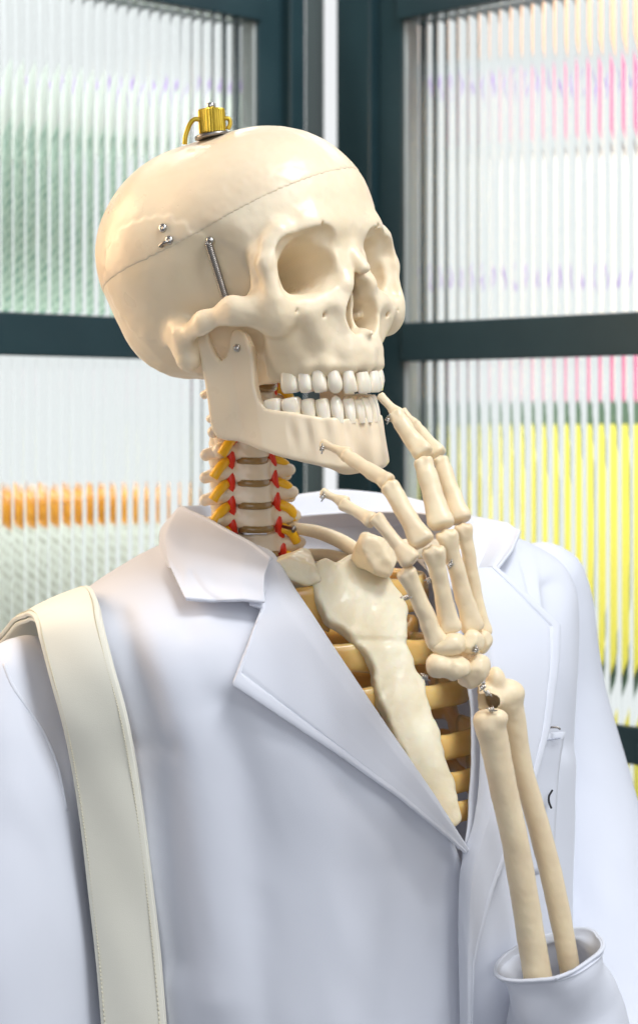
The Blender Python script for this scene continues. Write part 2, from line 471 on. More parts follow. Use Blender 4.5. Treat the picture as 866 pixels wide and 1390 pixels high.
def card(name, M, outline, y, thickness, m, label, cat, border=None, group=None):
    """flat board with a traced outline (x, z), real thickness"""
    bm = bmesh.new()
    vs = [bm.verts.new((x, y, z)) for x, z in outline]
    f = bm.faces.new(vs)
    r = bmesh.ops.extrude_face_region(bm, geom=[f])
    for g in r['geom']:
        if isinstance(g, bmesh.types.BMVert): g.co.y -= thickness
    bmesh.ops.recalc_face_normals(bm, faces=bm.faces)
    o = bm_obj(name, bm, m, None, False, M)
    if M.to_3x3().determinant() < 0: o.data.flip_normals()
    return tag(o, label, cat, group)
def rrect(x0, x1, z0, z1, r, n=8):
    out = []
    for cx_, cz_, a0 in ((x1 - r, z1 - r, 0), (x0 + r, z1 - r, 90), (x0 + r, z0 + r, 180), (x1 - r, z0 + r, 270)):
        for k in range(n + 1):
            a = math.radians(a0 + 90 * k / n); out.append((cx_ + r * math.cos(a), cz_ + r * math.sin(a)))
    return out
def zpx(py, Y): return (HY - py) / FPX * Y
def print_mat(name, paper, ink, rows=90.0, amount=0.5):
    """paper with rows of small print: noise-broken bars"""
    m = mat(name, paper, 0.6); nt = m.node_tree; b = nt.nodes['Principled BSDF']
    tc = nt.nodes.new('ShaderNodeTexCoord'); sp = nt.nodes.new('ShaderNodeSeparateXYZ'); nt.links.new(tc.outputs['Object'], sp.inputs[0])
    def math_(op, a, bv=None):
        n = nt.nodes.new('ShaderNodeMath'); n.operation = op
        if hasattr(a, 'links'): nt.links.new(a, n.inputs[0])
        else: n.inputs[0].default_value = a
        if bv is not None:
            if hasattr(bv, 'links'): nt.links.new(bv, n.inputs[1])
            else: n.inputs[1].default_value = bv
        return n.outputs[0]
    zr = math_('MULTIPLY', sp.outputs[2], rows); fr = math_('FRACT', zr); line = math_('LESS_THAN', fr, 0.42)
    row = math_('FLOOR', zr)
    xs = math_('MULTIPLY', math_('ADD', sp.outputs[0], sp.outputs[1]), 130.0)
    cb = nt.nodes.new('ShaderNodeCombineXYZ'); nt.links.new(xs, cb.inputs[0]); nt.links.new(math_('MULTIPLY', row, 7.3), cb.inputs[1])
    n = nt.nodes.new('ShaderNodeTexNoise'); n.inputs['Scale'].default_value = 1.0; nt.links.new(cb.outputs[0], n.inputs['Vector'])
    ink_m = math_('MULTIPLY', line, math_('GREATER_THAN', n.outputs['Fac'], 0.5))
    x = nt.nodes.new('ShaderNodeMix'); x.data_type = 'RGBA'; x.inputs[6].default_value = (*paper, 1); x.inputs[7].default_value = (*ink, 1)
    nt.links.new(math_('MULTIPLY', ink_m, amount), x.inputs[0]); nt.links.new(x.outputs[2], b.inputs['Base Color'])
    return m
# fill lamps added behind the glass to brighten posters and boards
for M, x in ((ML, 0.15), (MR, 0.18)):
    a = M @ Vector((x, -0.06, 0.62)); t_ = M @ Vector((x, -0.36, -0.1))
    area_lamp('board_fill', tuple(a), tuple(t_), (0.7, 0.08), 4.2, (1, 0.98, 0.95))
for M, x in ((ML, 0.22), (MR, 0.25)):
    a = M @ Vector((x, -0.045, 0.035)); t_ = M @ Vector((x, -0.25, -0.20))
    area_lamp('board_fill_low', tuple(a), tuple(t_), (0.6, 0.02), 1.5, (1, 0.98, 0.95))  # added fill, tucked behind the mid rail to lift the lower boards
M_POSTER = print_mat('pale_green_print', (0.50, 0.68, 0.58), (0.06, 0.26, 0.18), 105, 0.75)
M_LABEL = print_mat('white_print', (0.60, 0.65, 0.61), (0.22, 0.22, 0.18), 100, 0.7)
M_GREY = mat('grey_green_board', (0.55, 0.62, 0.58), 0.6)
M_YELLOW = mat('yellow_board', (0.90, 0.80, 0.10), 0.45)
M_DGREEN = mat('dark_green_board', (0.10, 0.17, 0.11), 0.5)
M_PINK = mat('pink_board', (0.74, 0.18, 0.34), 0.45)
M_ORANGE = mat('apricot_board', (0.74, 0.44, 0.28), 0.5)
M_PURPLE = mat('purple_ink', (0.30, 0.12, 0.55), 0.5)
M_STONE = mat('pale_grey_board', (0.80, 0.77, 0.74), 0.6)
M_AMBER = mat('amber_glass', (0.60, 0.27, 0.012), 0.12, col2=(0.30, 0.10, 0.005), nscale=60, coat=0.6)
M_CAPW = mat('pale_cap', (0.5, 0.48, 0.36), 0.4)
card('poster', ML, rrect(0.04, 0.36, 0.100, 0.272, 0.004), -0.20, 0.006, M_POSTER, 'pale green poster with rows of print behind the upper glass', 'poster')
card('display_board', ML, rrect(-0.10, 0.40, 0.260, 0.324, 0.006), -0.20, 0.008, M_GREY, 'grey green board above the pale green poster', 'board')
card('label_board', ML, rrect(0.05, 0.32, -0.36, -0.0955, 0.003), -0.16, 0.010, M_LABEL, 'white printed board under the amber bottles', 'board')
sh = wall('shelf', ML, 0.05, 0.32, -0.0990, -0.0955, -0.17, M_STONE); tag(sh, 'thin shelf carrying the row of amber bottles', 'shelf')
def bottle(x):
    n = 16; prof = [(0.0, 0.0), (0.0140, 0.0), (0.0148, 0.002), (0.0148, 0.026), (0.0125, 0.031), (0.007, 0.034), (0.007, 0.038)]
    bm = bmesh.new(); rings = []
    for r, z in prof[1:]: rings.append([bm.verts.new((x + r * math.cos(2 * math.pi * k / n), -0.18 + r * math.sin(2 * math.pi * k / n), -0.0954 + z)) for k in range(n)])
    for i in range(len(rings) - 1):
        for k in range(n): bm.faces.new((rings[i][k], rings[i][(k + 1) % n], rings[i + 1][(k + 1) % n], rings[i + 1][k]))
    bm.faces.new(rings[0][::-1]); bm.faces.new(rings[-1])
    o = bm_obj('amber_bottle', bm, M_AMBER, None, True, ML)
    tag(o, 'small amber bottle standing in the row behind the reeded glass', 'bottle', 'amber bottles on the shelf')
    return o
for k in range(8): bottle(0.075 + 0.030 * k)
card('edge_board', MR, rrect(-0.114, 0.40, -0.268, 0.020, 0.110), -0.356, 0.006, M_DGREEN, 'dark green rounded backing board framing the yellow board', 'board')
card('yellow_board', MR, rrect(-0.090, 0.385, -0.246, -0.003, 0.100), -0.345, 0.006, M_YELLOW, 'large yellow rounded board behind the lower reeded glass', 'board')
card('yellow_board', MR, rrect(-0.08, 0.40, -0.62, -0.300, 0.03), -0.345, 0.006, M_YELLOW, 'lower yellow board under the bottom rail', 'board')
card('pink_board', MR, rrect(0.050, 0.40, 0.018, 0.066, 0.010), -0.365, 0.006, M_PINK, 'low pink board just above the yellow board', 'board')
card('grey_board', MR, rrect(-0.03, 0.40, 0.105, 0.275, 0.020), -0.365, 0.006, M_STONE, 'pale grey board behind the upper right glass', 'board')
card('pink_board', MR, rrect(0.060, 0.40, 0.284, 0.358, 0.006), -0.350, 0.006, M_PINK, 'upper pink board below the apricot board', 'board')
card('apricot_board', MR, rrect(0.000, 0.40, 0.374, 0.56, 0.006), -0.350, 0.006, M_ORANGE, 'apricot board at the top behind the glass', 'board')
def script(M, x0, x1, z, y, amp, seed, label):
    rs = np.random.RandomState(seed); n = 26
    pts = [tuple(M @ Vector((x0 + (x1 - x0) * i / n, y, z + amp * math.sin(i * 1.9 + rs.rand() * 1.5)))) for i in range(n + 1)]
    p = catmull(pts, 160); V, F = sweep(p, 0.0014, 0.0014, sides=6)
    return tag(mesh_obj('neon_script', V, F, M_PURPLE), label, 'sign')
script(MR, -0.26, -0.06, 0.155, -0.35, 0.012, 1, 'purple handwritten line of the sign low behind the upper glass')
script(MR, -0.26, -0.08, 0.365, -0.35, 0.010, 2, 'purple handwritten line of the sign near the top of the glass')
script(ML, -0.06, 0.03, 0.330, -0.22, 0.010, 3, 'purple handwritten sign at the edge of the left glass')
# ------------------------------------------------------------------ skull (millimetres in a skull frame: x to the left ear, y forward, z up)
def skull_matrix(yaw, pitch, roll, origin):
    L = np.array([math.cos(yaw), math.sin(yaw), 0]); F0 = np.array([math.sin(yaw), -math.cos(yaw), 0]); U0 = np.array([0, 0, 1.0])
    Fv = F0 * math.cos(pitch) + U0 * math.sin(pitch); U = U0 * math.cos(pitch) - F0 * math.sin(pitch)
    M = np.array([L * math.cos(roll) + U * math.sin(roll), Fv, U * math.cos(roll) - L * math.sin(roll)])
    return M, np.array(origin)
SK_M, SK_O = skull_matrix(math.radians(47.5), math.radians(10), math.radians(2.5), P(328, 458, 1.12))
def sk(V): return np.asarray(V, float) @ SK_M * 1e-3 + SK_O

def cranium(p):
    X = abs(p[0]); q = [X, p[1], p[2]]
    y, z = p[1], p[2]
    # braincase
    d = ell(q, (0, 8, 48), (63, 76, 57))
    d = smin(d, ell(q, (0, -14, 50), (65, 56, 57)), 20)
    d = smin(d, ell(q, (0, 38, 56), (53, 50, 49)), 20)
    d = smin(d, ell(q, (0, -22, 12), (48, 40, 32)), 18)
    d = smin(d, ell(q, (0, 20, 2), (28, 42, 13)), 10)
    # temporal fossa: pinch behind the eyes
    d = smax(d, -ell(q, (77, 48, 18), (29, 27, 33)), 10)
    d = smax(d, -ell(q, (72, 38, 2), (23, 28, 18)), 8)
    d = smax(d, -(z + 20 + 0.05 * y), 8)
    d = smax(d, -ell(q, (50, 36, -9), (25, 21, 18)), 3)
    # squama step, a raised patch over the ear
    sq = ((y - 4) / 40) ** 2 + ((z - 30) / 34) ** 2 + 0.05 * np.sin(y * 0.75) + 0.05 * np.sin(z * 0.9)
    d = d - 0.5 / (1 + np.exp(np.clip((sq - 1) * 40, -40, 40))) * (X > 30)
    # mastoid and ear
    d = smin(d, rcone(q, (47, 4, 0), (49, 6, -12), 11, 7), 6)
    d = smax(d, -ell(q, (60, -4, -2), (6, 8, 12)), 4)
    # brow and the rims of the eye sockets
    d = smin(d, rcone(q, (5, 83, 41), (22, 82.5, 41.5), 6, 5), 12)
    d = smin(d, rcone(q, (22, 82.5, 41.5), (38, 76, 39), 5, 4.2), 10)
    d = smin(d, rcone(q, (41, 76.5, 39), (48.2, 72, 25), 4.4, 4.4), 7)
    d = smin(d, rcone(q, (48.2, 72, 25), (46, 72, 6), 4.4, 5.8), 6)
    d = smin(d, rcone(q, (46, 64, 30), (44, 61, 4), 5.0, 5.5), 5)
    d = smin(d, rcone(q, (44, 72, 34), (40, 60, 28), 5, 5), 6)
    # upper jaw block
    f = ell([X, y, z - 0.19 * np.clip(80 - y, 0, 40)], (0, 56, -14), (34, 32, 27))
    f = smin(f, ell([X, y, z - 0.19 * np.clip(84 - y, 0, 40)], (0, 60.5, -31.5), (28.5, 28.5, 9.5)), 7)
    f = smin(f, rcone(q, (12, 82, 24), (22, 77, -6), 6, 11), 8)
    f = smin(f, rcone(q, (0, 82.5, 34), (0, 94.5, 17), 5.5, 3.6), 5)
    f = smin(f, rcone(q, (4.5, 83.5, 30), (8, 88, 10), 4.5, 4.2), 4)
    # cheek bone and arch
    f = smin(f, rcone(q, (18, 82, 0), (40, 72, 0), 6, 8), 6)
    f = smin(f, ell(q, (43, 69, -1), (7.5, 8.5, 12)), 4)
    f = smin(f, rcone(q, (37, 63, -5), (28, 56, -26), 8, 10), 7)
    f = smin(f, rcone(q, (47, 66, 0.5), (57.5, 50, 4.6), 10.5, 5.4, (1.9, 1, 1)), 5)
    f = smin(f, rcone(q, (57, 50, 4.6), (59, 30, 2.4), 5.4, 4.4, (1.9, 1, 1)), 5)
    f = smin(f, rcone(q, (59, 30, 2.4), (54, 13, 0.0), 4.4, 5.6, (1.5, 1, 1)), 6)
    f = smin(f, rcone(q, (8.5, 87, 10), (12.5, 84, -10), 4.2, 5.0), 6)
    f = smin(f, rcone(q, (0, 84, -24), (9, 82, -22), 6, 6), 8)
    d = smin(d, f, 5)
    # wing plates behind the upper jaw
    d = smin(d, rbox(q, (18, 33, -14), (6, 8, 18), 3) + 0.9 * vnoise(p, 14, 3), 4)
    d = smax(d, -ell(q, (40, 36, -8), (17, 13, 13)), 2)
    d = smin(d, rcone(q, (24, 48, -8), (26, 46, -28), 6, 5), 4)
    # alveolar fluting over the tooth roots
    d = d - 0.5 * np.cos(np.arctan2(X, y - 50) * 19) * np.exp(-((z + 34) / 9) ** 2) * (y > 50)
    # hollows: canine fossa, eye sockets, nose
    d = smax(d, -ell(q, (23, 88.5, -13), (7, 5, 8)), 8)
    d = smax(d, -ell(q, (42, 58, -34), (11, 16, 16)), 8)
    ea = (X - 29.5) * 0.94 - (y - 83) * 0.342; en = (X - 29.5) * 0.342 + (y - 83) * 0.94
    eye = rcone(q, (26, 78, 22.3), (12, 36, 20), 14.5, 5)
    eye = smin(eye, rbox([ea, en, z - 22.3 + 0.16 * ea], (0, 12, 0), (18.8, 18, 16.8), 9.0), 3)
    d = smax(d, -eye, 1.4)
    nose = rcone(q, (0, 98, 10), (4.6, 98, -7), 4.2, 8.4)
    nose = smin(nose, rcone(q, (4.5, 98, -6), (4.5, 60, -6), 8.0, 7.0, (1, 1, 0.75)), 4)
    nose = smin(nose, rcone(q, (2, 98, 9), (2, 66, 8), 4.6, 4), 5)
    d = smax(d, -nose, 2.0)
    # septum and a shelf inside the nose
    sep = rbox([p[0] - 1.2 - 1.2 * np.sin(z * 0.25), y, z], (0, 70, -2), (1.0, 12, 16), 0.9)
    d = np.minimum(d, sep)
    d = smin(d, rcone(q, (0, 82, -16), (0, 92.5, -16.5), 4, 1.4), 4)
    d = smin(d, rcone(q, (9.5, 78, -4), (8.5, 64, -5), 1.8, 2.5), 2)
    # small holes
    for c, r in (((22, 90, 42), 0.9), ((25, 84, -5), 1.3), ((40, 80, -2), 0.7)):
        d = smax(d, -ell(q, c, (r, r * 4, r)), 1.0)
    # occipital bumps and slight unevenness
    low = np.clip((20 - z) / 30, 0, 1) * np.clip((10 - y) / 30, 0, 1)
    d = d + low * 1.5 * vnoise(p, 24, 5)
    d = d + 0.3 * vnoise(p, 30, 1) + (0.05 + 0.10 * np.clip((y - 40) / 20, 0, 1)) * vnoise(p, 7, 2)
    return d

def seam_plane(p): return (p[2] - (55.2 + 0.174 * p[1] + 0.209 * p[0]) + 1.2 * np.sin(p[1] * 0.05)) * 0.96

JAW = np.array([(0, 74), (9, 73.2), (16.3, 70), (22.3, 63), (28.5, 52.7), (35, 39), (41, 24.6), (46, 10), (50, -6)], np.float32)
JAW_T = np.concatenate([[0], np.cumsum(np.hypot(*np.diff(JAW, axis=0).T))])
JAW_PROFILE = [(-4, -86.5), (11.4, -85.3), (24.5, -81.5), (38, -76.2), (47.5, -71.9), (59, -65.6), (66, -61.5), (71, -59.7), (75.3, -58.6), (79.2, -56.5), (81.6, -52), (82.2, -46.7), (81.8, -36.9), (81.6, -25.3),
               (82.2, -14), (83, 2), (81, 8), (76, 8), (75.2, -6), (73, -13), (70.6, -17.1), (67.2, -15.8), (64.6, -11), (63, -6), (61.2, -2.8), (57.9, -2.2), (54.2, -5.4), (52.1, -11.5),
               (51.3, -18.1), (52.3, -26), (53.2, -34), (52.5, -41), (49.3, -46.4), (43, -48.6), (39.3, -49.7), (31, -52.8), (24.6, -55.1), (13, -58.2), (2, -59), (-4, -59)]
def jaw_coords(X, y):
    best = np.full(X.shape, 1e9, np.float32); tt = np.zeros(X.shape, np.float32)
    for i in range(len(JAW) - 1):
        a, b = JAW[i], JAW[i + 1]; e = b - a; L = float(np.hypot(*e))
        k = ((X - a[0]) * e[0] + (y - a[1]) * e[1]) / (L * L)
        if i > 0: k = np.maximum(k, 0)
        if i < len(JAW) - 2: k = np.minimum(k, 1)
        dx, dy = X - a[0] - e[0] * k, y - a[1] - e[1] * k
        dd = np.hypot(dx, dy); m = dd < best
        best = np.where(m, dd, best); tt = np.where(m, JAW_T[i] + k * L, tt)
    return best, tt
def mandible(p):
    X = abs(p[0]); y, z = p[1], p[2]
    d2, t = jaw_coords(X, y)
    pr = poly2d(t, z, JAW_PROFILE)
    th = np.interp(t, [0, 20, 42, 54, 64, 105], [5.2, 5.2, 4.8, 4.4, 3.0, 2.6]).astype(np.float32)
    a = d2 - th + 1.5; b = pr + 1.5
    d = np.sqrt(np.maximum(a, 0) ** 2 + np.maximum(b, 0) ** 2) + np.minimum(np.maximum(a, b), 0) - 1.5
    q = [X, y, z]
    d = smin(d, ell(q, (0, 73, -78), (11, 6, 7)), 6)
    d = smin(d, ell(q, (10, 70, -81), (7, 6, 5)), 5)
    d = d - 0.45 * np.cos(t * 0.75) * np.exp(-((z + 62) / 7) ** 2) * (t < 40)
    return d + 0.25 * vnoise(p, 22, 7)

def tooth_mesh(w, dpt, h, kind):
    """crown hanging down from z=0 to z=-h; x across, y outward"""
    n, V, F = 14, [], []
    prof = {'inc': [(0.18, 0.70, 0.85), (0, 0.78, 0.95), (-0.3, 0.91, 1.0), (-0.6, 1.0, 0.82), (-0.85, 1.0, 0.5), (-0.96, 0.93, 0.30), (-1.0, 0.80, 0.12)],
            'can': [(0.18, 0.72, 0.85), (0, 0.80, 0.95), (-0.3, 0.94, 1.0), (-0.58, 1.0, 0.9), (-0.82, 0.86, 0.62), (-0.95, 0.58, 0.36), (-1.03, 0.25, 0.14)],
            'mol': [(0.18, 0.78, 0.80), (0, 0.85, 0.88), (-0.3, 0.96, 1.0), (-0.6, 1.0, 1.0), (-0.84, 0.92, 0.92), (-0.95, 0.78, 0.78), (-0.98, 0.45, 0.45)]}[kind]
    pw = {'inc': 2.6, 'can': 2.3, 'mol': 3.2}[kind]
    for z, a, b in prof:
        for k in range(n):
            t = 2 * math.pi * k / n; c, s_ = math.cos(t), math.sin(t)
            e = 2 / pw
            x = math.copysign(abs(c) ** e, c) * w / 2 * a; y = math.copysign(abs(s_) ** e, s_) * dpt / 2 * b
            if kind == 'inc': y += dpt * 0.12 * (z + 0.5)
            V.append((x, y, z * h))
    m = len(prof)
    for i in range(m - 1):
        for k in range(n):
            k2 = (k + 1) % n
            F.append((i * n + k, (i + 1) * n + k, (i + 1) * n + k2, i * n + k2))
    F.append(tuple((m - 1) * n + k for k in range(n))[::-1])
    return np.array(V), F

TOOTH = [('inc', 8.4, 6.5, 7.2), ('inc', 7.0, 6.0, 7.0), ('can', 7.8, 7.5, 7.4), ('mol', 7.2, 8.5, 7.0), ('mol', 7.2, 8.8, 7.0), ('mol', 9.6, 10, 7.2)]
TOOTH_LOW = [('inc', 5.6, 6.0, 8.6), ('inc', 6.0, 6.0, 8.6), ('can', 6.8, 7.2, 8.8), ('mol', 7.0, 7.6, 8.4), ('mol', 7.2, 8.0, 8.2), ('mol', 10.0, 9.5, 7.6), ('mol', 9.6, 9.5, 7.4)]
def teeth(parent, curve, zc, tip, spec, lower, mat):
    """curve: (x,y) half arch from the midline; zc(t): gum height at arc length t"""
    rnd = random.Random(4 if lower else 9)
    c = catmull(curve, 200); T = np.concatenate([[0], np.cumsum(np.hypot(*np.diff(c, axis=0).T))])
    for side in (-1, 1):
        t = 0.0
        for kind, w, dp, h in spec:
            tc = t + w / 2; t += w + 0.15
            x, y = np.interp(tc, T, c[:, 0]), np.interp(tc, T, c[:, 1])
            x2, y2 = np.interp(tc + 1, T, c[:, 0]), np.interp(tc + 1, T, c[:, 1])
            ang = math.atan2(y2 - y, x2 - x)
            V, F = tooth_mesh(w * (1.10 if kind == 'mol' else 1.05), dp, abs(tip(tc) - zc(tc)) * (1 + rnd.uniform(-.04, .04)), kind)
            if lower: V = V * [1, 1, -1]; F = [f[::-1] for f in F]
            ti = 0.10 if kind == 'inc' else 0.03
            V[:, 1] += -V[:, 2] * ti * (-1 if lower else 1)
            a = ang + rnd.uniform(-.07, .07)
            Rz = np.array([[math.cos(a), -math.sin(a)], [math.sin(a), math.cos(a)]])
            V[:, :2] = V[:, :2] @ Rz.T + [x, y]
            V[:, 2] += zc(tc) + rnd.uniform(-.25, .25)
            if side < 0:
                V = V * [-1, 1, 1]; F = [f[::-1] for f in F]
            mesh_obj('tooth', sk(V), F, mat, parent)
# ------------------------------------------------------------------ the skeleton: one thing, its bones as parts
SKEL = thing('anatomical_skeleton', 'ivory plastic anatomical skeleton in a white coat, hand raised to its mouth', 'skeleton', loc=(0, 1.15, 0.0))
SKEL_INV = Matrix.Translation((0, -1.15, 0.0))
def part(o):
    """hang a mesh built in world coordinates under the skeleton"""
    o.parent = SKEL; o.matrix_parent_inverse = SKEL_INV
    return o

V, Q = surface_nets(lambda p: smax(cranium(p), seam_plane(p) - 4.0, 0.5), (-78, -100, -42), (78, 112, 122), 0.95)
skull = part(quads_obj('skull', sk(relax(V, Q)), Q, M_BONE))
V, Q = surface_nets(lambda p: smax(cranium(p) - 0.32, -seam_plane(p), 0.3), (-78, -100, 20), (78, 112, 122), 0.95)
cap = quads_obj('skull_cap', sk(relax(V, Q)), Q, M_CAP, skull)
V, Q = surface_nets(mandible, (-60, -20, -100), (60, 100, 14), 0.95)
jaw = part(quads_obj('jaw', sk(relax(V, Q)), Q, M_JAW))
teeth(skull, [(0, 85.5), (8, 84), (15, 79.5), (20, 73), (24, 65), (27, 56), (28.5, 48)], lambda t: -38.3 + t * .17, lambda t: -47.6 + t * .155, TOOTH, False, M_TOOTH)
teeth(jaw, [(0, 78), (8, 76.7), (15, 72.5), (20.5, 65.5), (26, 56), (32, 43), (36, 34)], lambda t: float(np.interp(t, [0, 13, 24.6, 31, 39.3, 49], [-60.2, -59.2, -56.2, -53.9, -50.7, -47.7])), lambda t: -49.2 + t * .158, TOOTH_LOW, True, M_TOOTH)

def bvh_of(objs):
    vs, fs = [], []
    for o in objs:
        b = len(vs); vs += [v.co.copy() for v in o.data.vertices]
        fs += [[b + i for i in f.vertices] for f in o.data.polygons]
    return BVHTree.FromPolygons(vs, fs)
CAMP = Vector((0, 0, CAMZ))
def hit(bvh, px, py):
    d = (P(px, py, 1.0) - CAMP).normalized()
    loc, nor, _, _ = bvh.ray_cast(CAMP, d)
    if nor is not None and nor.dot(d) > 0: nor = -nor
    return loc, nor
SK_BVH = bvh_of([skull, cap]); JAW_BVH = bvh_of([jaw])

def screw(name, pos, axis, r, length, mat_, parent, slot=True):
    """pan-head screw: shank, domed head with a cross slot cut in as a recess"""
    bm = bmesh.new(); n = 16
    prof = [(0.45 * r, -length), (0.45 * r, 0), (r, 0), (r, 0.25 * r), (0.85 * r, 0.55 * r), (0.5 * r, 0.75 * r), (0.28 * r, 0.76 * r), (0.2 * r, 0.45 * r)]
    rings = [[bm.verts.new((a * math.cos(2 * math.pi * k / n), a * math.sin(2 * math.pi * k / n), z)) for k in range(n)] for a, z in prof]
    for i in range(len(prof) - 1):
        for k in range(n): bm.faces.new((rings[i][k], rings[i][(k + 1) % n], rings[i + 1][(k + 1) % n], rings[i + 1][k]))
    bm.faces.new(rings[0][::-1]); bm.faces.new(rings[-1])
    q = Vector(axis).to_track_quat('Z', 'Y').to_matrix().to_4x4()
    return bm_obj(name, bm, mat_, parent, True, Matrix.Translation(pos) @ q)

def tube(name, pts, r, mat_, parent=None, sides=10, n=None):
    p = catmull(pts, n or max(8, 8 * len(pts)))
    V, F = sweep(p, r, r, sides=sides)
    return mesh_obj(name, V, F, mat_, parent)

for px, py in ((222, 309.5), (230.5, 326)):
    l, n_ = hit(SK_BVH, px, py); screw('screw', l, n_, 0.0024, 0.004, M_STEEL, skull)
l, n_ = hit(SK_BVH, 231, 328); l2, n2 = hit(SK_BVH, 222, 334)
tube('hook', [l + n_ * 0.002, l + n_ * 0.0035 + (l2 - l) * 0.3, l2 + n2 * 0.003, l2 + n2 * 0.0005], 0.0008, M_DARKSTEEL, skull)
l, n_ = hit(JAW_BVH, 322, 472.5); screw('screw', l, n_, 0.0021, 0.004, M_STEEL, jaw)
# jaw spring: from the temple down behind the cheek arch to the jaw
a, na = hit(SK_BVH, 286, 327); screw('screw', a, na, 0.0024, 0.004, M_STEEL, skull)
b = Vector(sk(np.array([[-46.5, 40, 1.0]]))[0])
a2 = a + na * 0.0035
ax = (b - a2); L = ax.length; zq = ax.normalized(); u = zq.orthogonal().normalized(); v = zq.cross(u)
turns = 44
hp = [a2 + ax * (i / (turns * 10)) + (u * math.cos(i * 0.6283) + v * math.sin(i * 0.6283)) * 0.0016 for i in range(turns * 10 + 1)]
V, F = sweep(np.array([tuple(h) for h in hp]), 0.00062, 0.00062, sides=6)
mesh_obj('spring', V, F, M_DARKSTEEL, skull)
V, F = sweep(np.array([tuple(a2 + ax * t) for t in np.linspace(0.01, 0.99, 12)]), 0.0010, 0.0010, sides=8)
mesh_obj('spring_core', V, F, M_STEEL, skull)

# hanging bolt on the crown
top, tn = hit(SK_BVH, 289, 186)
base = P(289, 181, (top.y + 0.0)); tilt = Vector((-0.06, 0, 1)).normalized()
def turned(name, prof, n, mat_, parent, origin, axis, knurl=0.0):
    bm = bmesh.new()
    rings = []
    for r, z in prof:
        rings.append([bm.verts.new(((r * (1 + (knurl if k % 2 else 0))) * math.cos(2 * math.pi * k / n), (r * (1 + (knurl if k % 2 else 0))) * math.sin(2 * math.pi * k / n), z)) for k in range(n)])
    for i in range(len(prof) - 1):
        for k in range(n): bm.faces.new((rings[i][k], rings[i][(k + 1) % n], rings[i + 1][(k + 1) % n], rings[i + 1][k]))
    bm.faces.new(rings[0][::-1]); bm.faces.new(rings[-1])
    q = Vector(axis).to_track_quat('Z', 'Y').to_matrix().to_4x4()
    return bm_obj(name, bm, mat_, parent, knurl == 0, Matrix.Translation(origin) @ q)
bolt = part(turned('hanging_bolt', [(0.0070, 0.0), (0.0073, 0.0006), (0.0073, 0.0122), (0.0069, 0.0130), (0.0030, 0.0130)], 64, M_BRASS, None, base, tilt, -0.05))
bolt['label'] = 'brass knurled nut with hook on the crown of the skull'
turned('washer', [(0.0100, -0.0022), (0.0100, -0.0006), (0.0075, -0.0004)], 28, M_DARKSTEEL, bolt, base, Vector((-0.16, 0, 1)))
turned('bolt_tip', [(0.0026, 0.013), (0.0026, 0.0158), (0.0022, 0.0164), (0.0008, 0.0164)], 16, M_STEEL, bolt, base, tilt)
tube('hook', [base + Vector((-0.0060, -0.002, 0.0070)), base + Vector((-0.0098, -0.002, 0.0072)), base + Vector((-0.0125, -0.002, 0.0040)), base + Vector((-0.0145, -0.002, -0.0020)), base + Vector((-0.0150, -0.001, -0.0060))], 0.0013, M_BRASS, bolt)
tube('hook', [base + Vector((0.0060, -0.001, 0.0080)), base + Vector((0.0088, -0.001, 0.0076)), base + Vector((0.0094, -0.001, 0.0050)), base + Vector((0.0082, -0.001, 0.0020))], 0.0012, M_BRASS, bolt)

# ---- neck
def vertebra(p):
    X = abs(p[0]); q = [X, p[1], p[2]]; y, z = p[1], p[2]
    z = z - 0.012 * np.minimum(X, 12) ** 2; q = [X, y, z]
    r2 = np.sqrt((X / 9.8) ** 2 + ((y) / 7.6) ** 2)
    waist = 1 - 0.10 * (1 - (z / 5.0) ** 2)
    d = smax((r2 / waist - 1) * 7.6, abs(z) - 4.9, 1.6)
    d = smin(d, rcone(q, (8.5, -2, 4), (9.5, -3, 6.4), 2.2, 1.5), 2)
    d = smin(d, rcone(q, (8, -2, 0), (17, -2, -1.0), 4.2, 3.4), 3)
    d = smin(d, rcone(q, (17, -1, -1.0), (20.5, 1.5, -1.0), 3.2, 3.0), 2)
    d = smin(d, rcone(q, (17, -4, -1.5), (23, -7, -3), 3.4, 3.0), 2)
    d = smin(d, rcone(q, (14, -10, 5), (14, -12, -6), 4.0, 4.0), 3)
    d = smin(d, rcone(q, (13, -11, 0), (0, -21, -1), 2.8, 3.2), 3)
    d = smin(d, rcone(q, (0, -20, -1), (3, -33, -6), 3.0, 2.2), 3)
    return d + 0.22 * vnoise(p, 7, 11)
VV, VQ = surface_nets(vertebra, (-28, -40, -12), (28, 12, 12), 0.75, slack=4)
VV = relax(VV, VQ)
def frame_m(yaw, pitch, roll, origin):
    M, _ = skull_matrix(yaw, pitch, roll, origin); O = np.array(origin)
    return lambda A: np.asarray(A, float) @ M * 1e-3 + O
NECK = [(352, 512, 1.140, 50), (351, 546, 1.146, 48), (347, 580, 1.150, 44), (341, 611, 1.152, 36), (343, 641.5, 1.153, 31), (345, 672, 1.154, 28), (347, 704, 1.156, 28), (352, 741, 1.160, 28), (360, 780, 1.168, 28)]
neck_pts = []
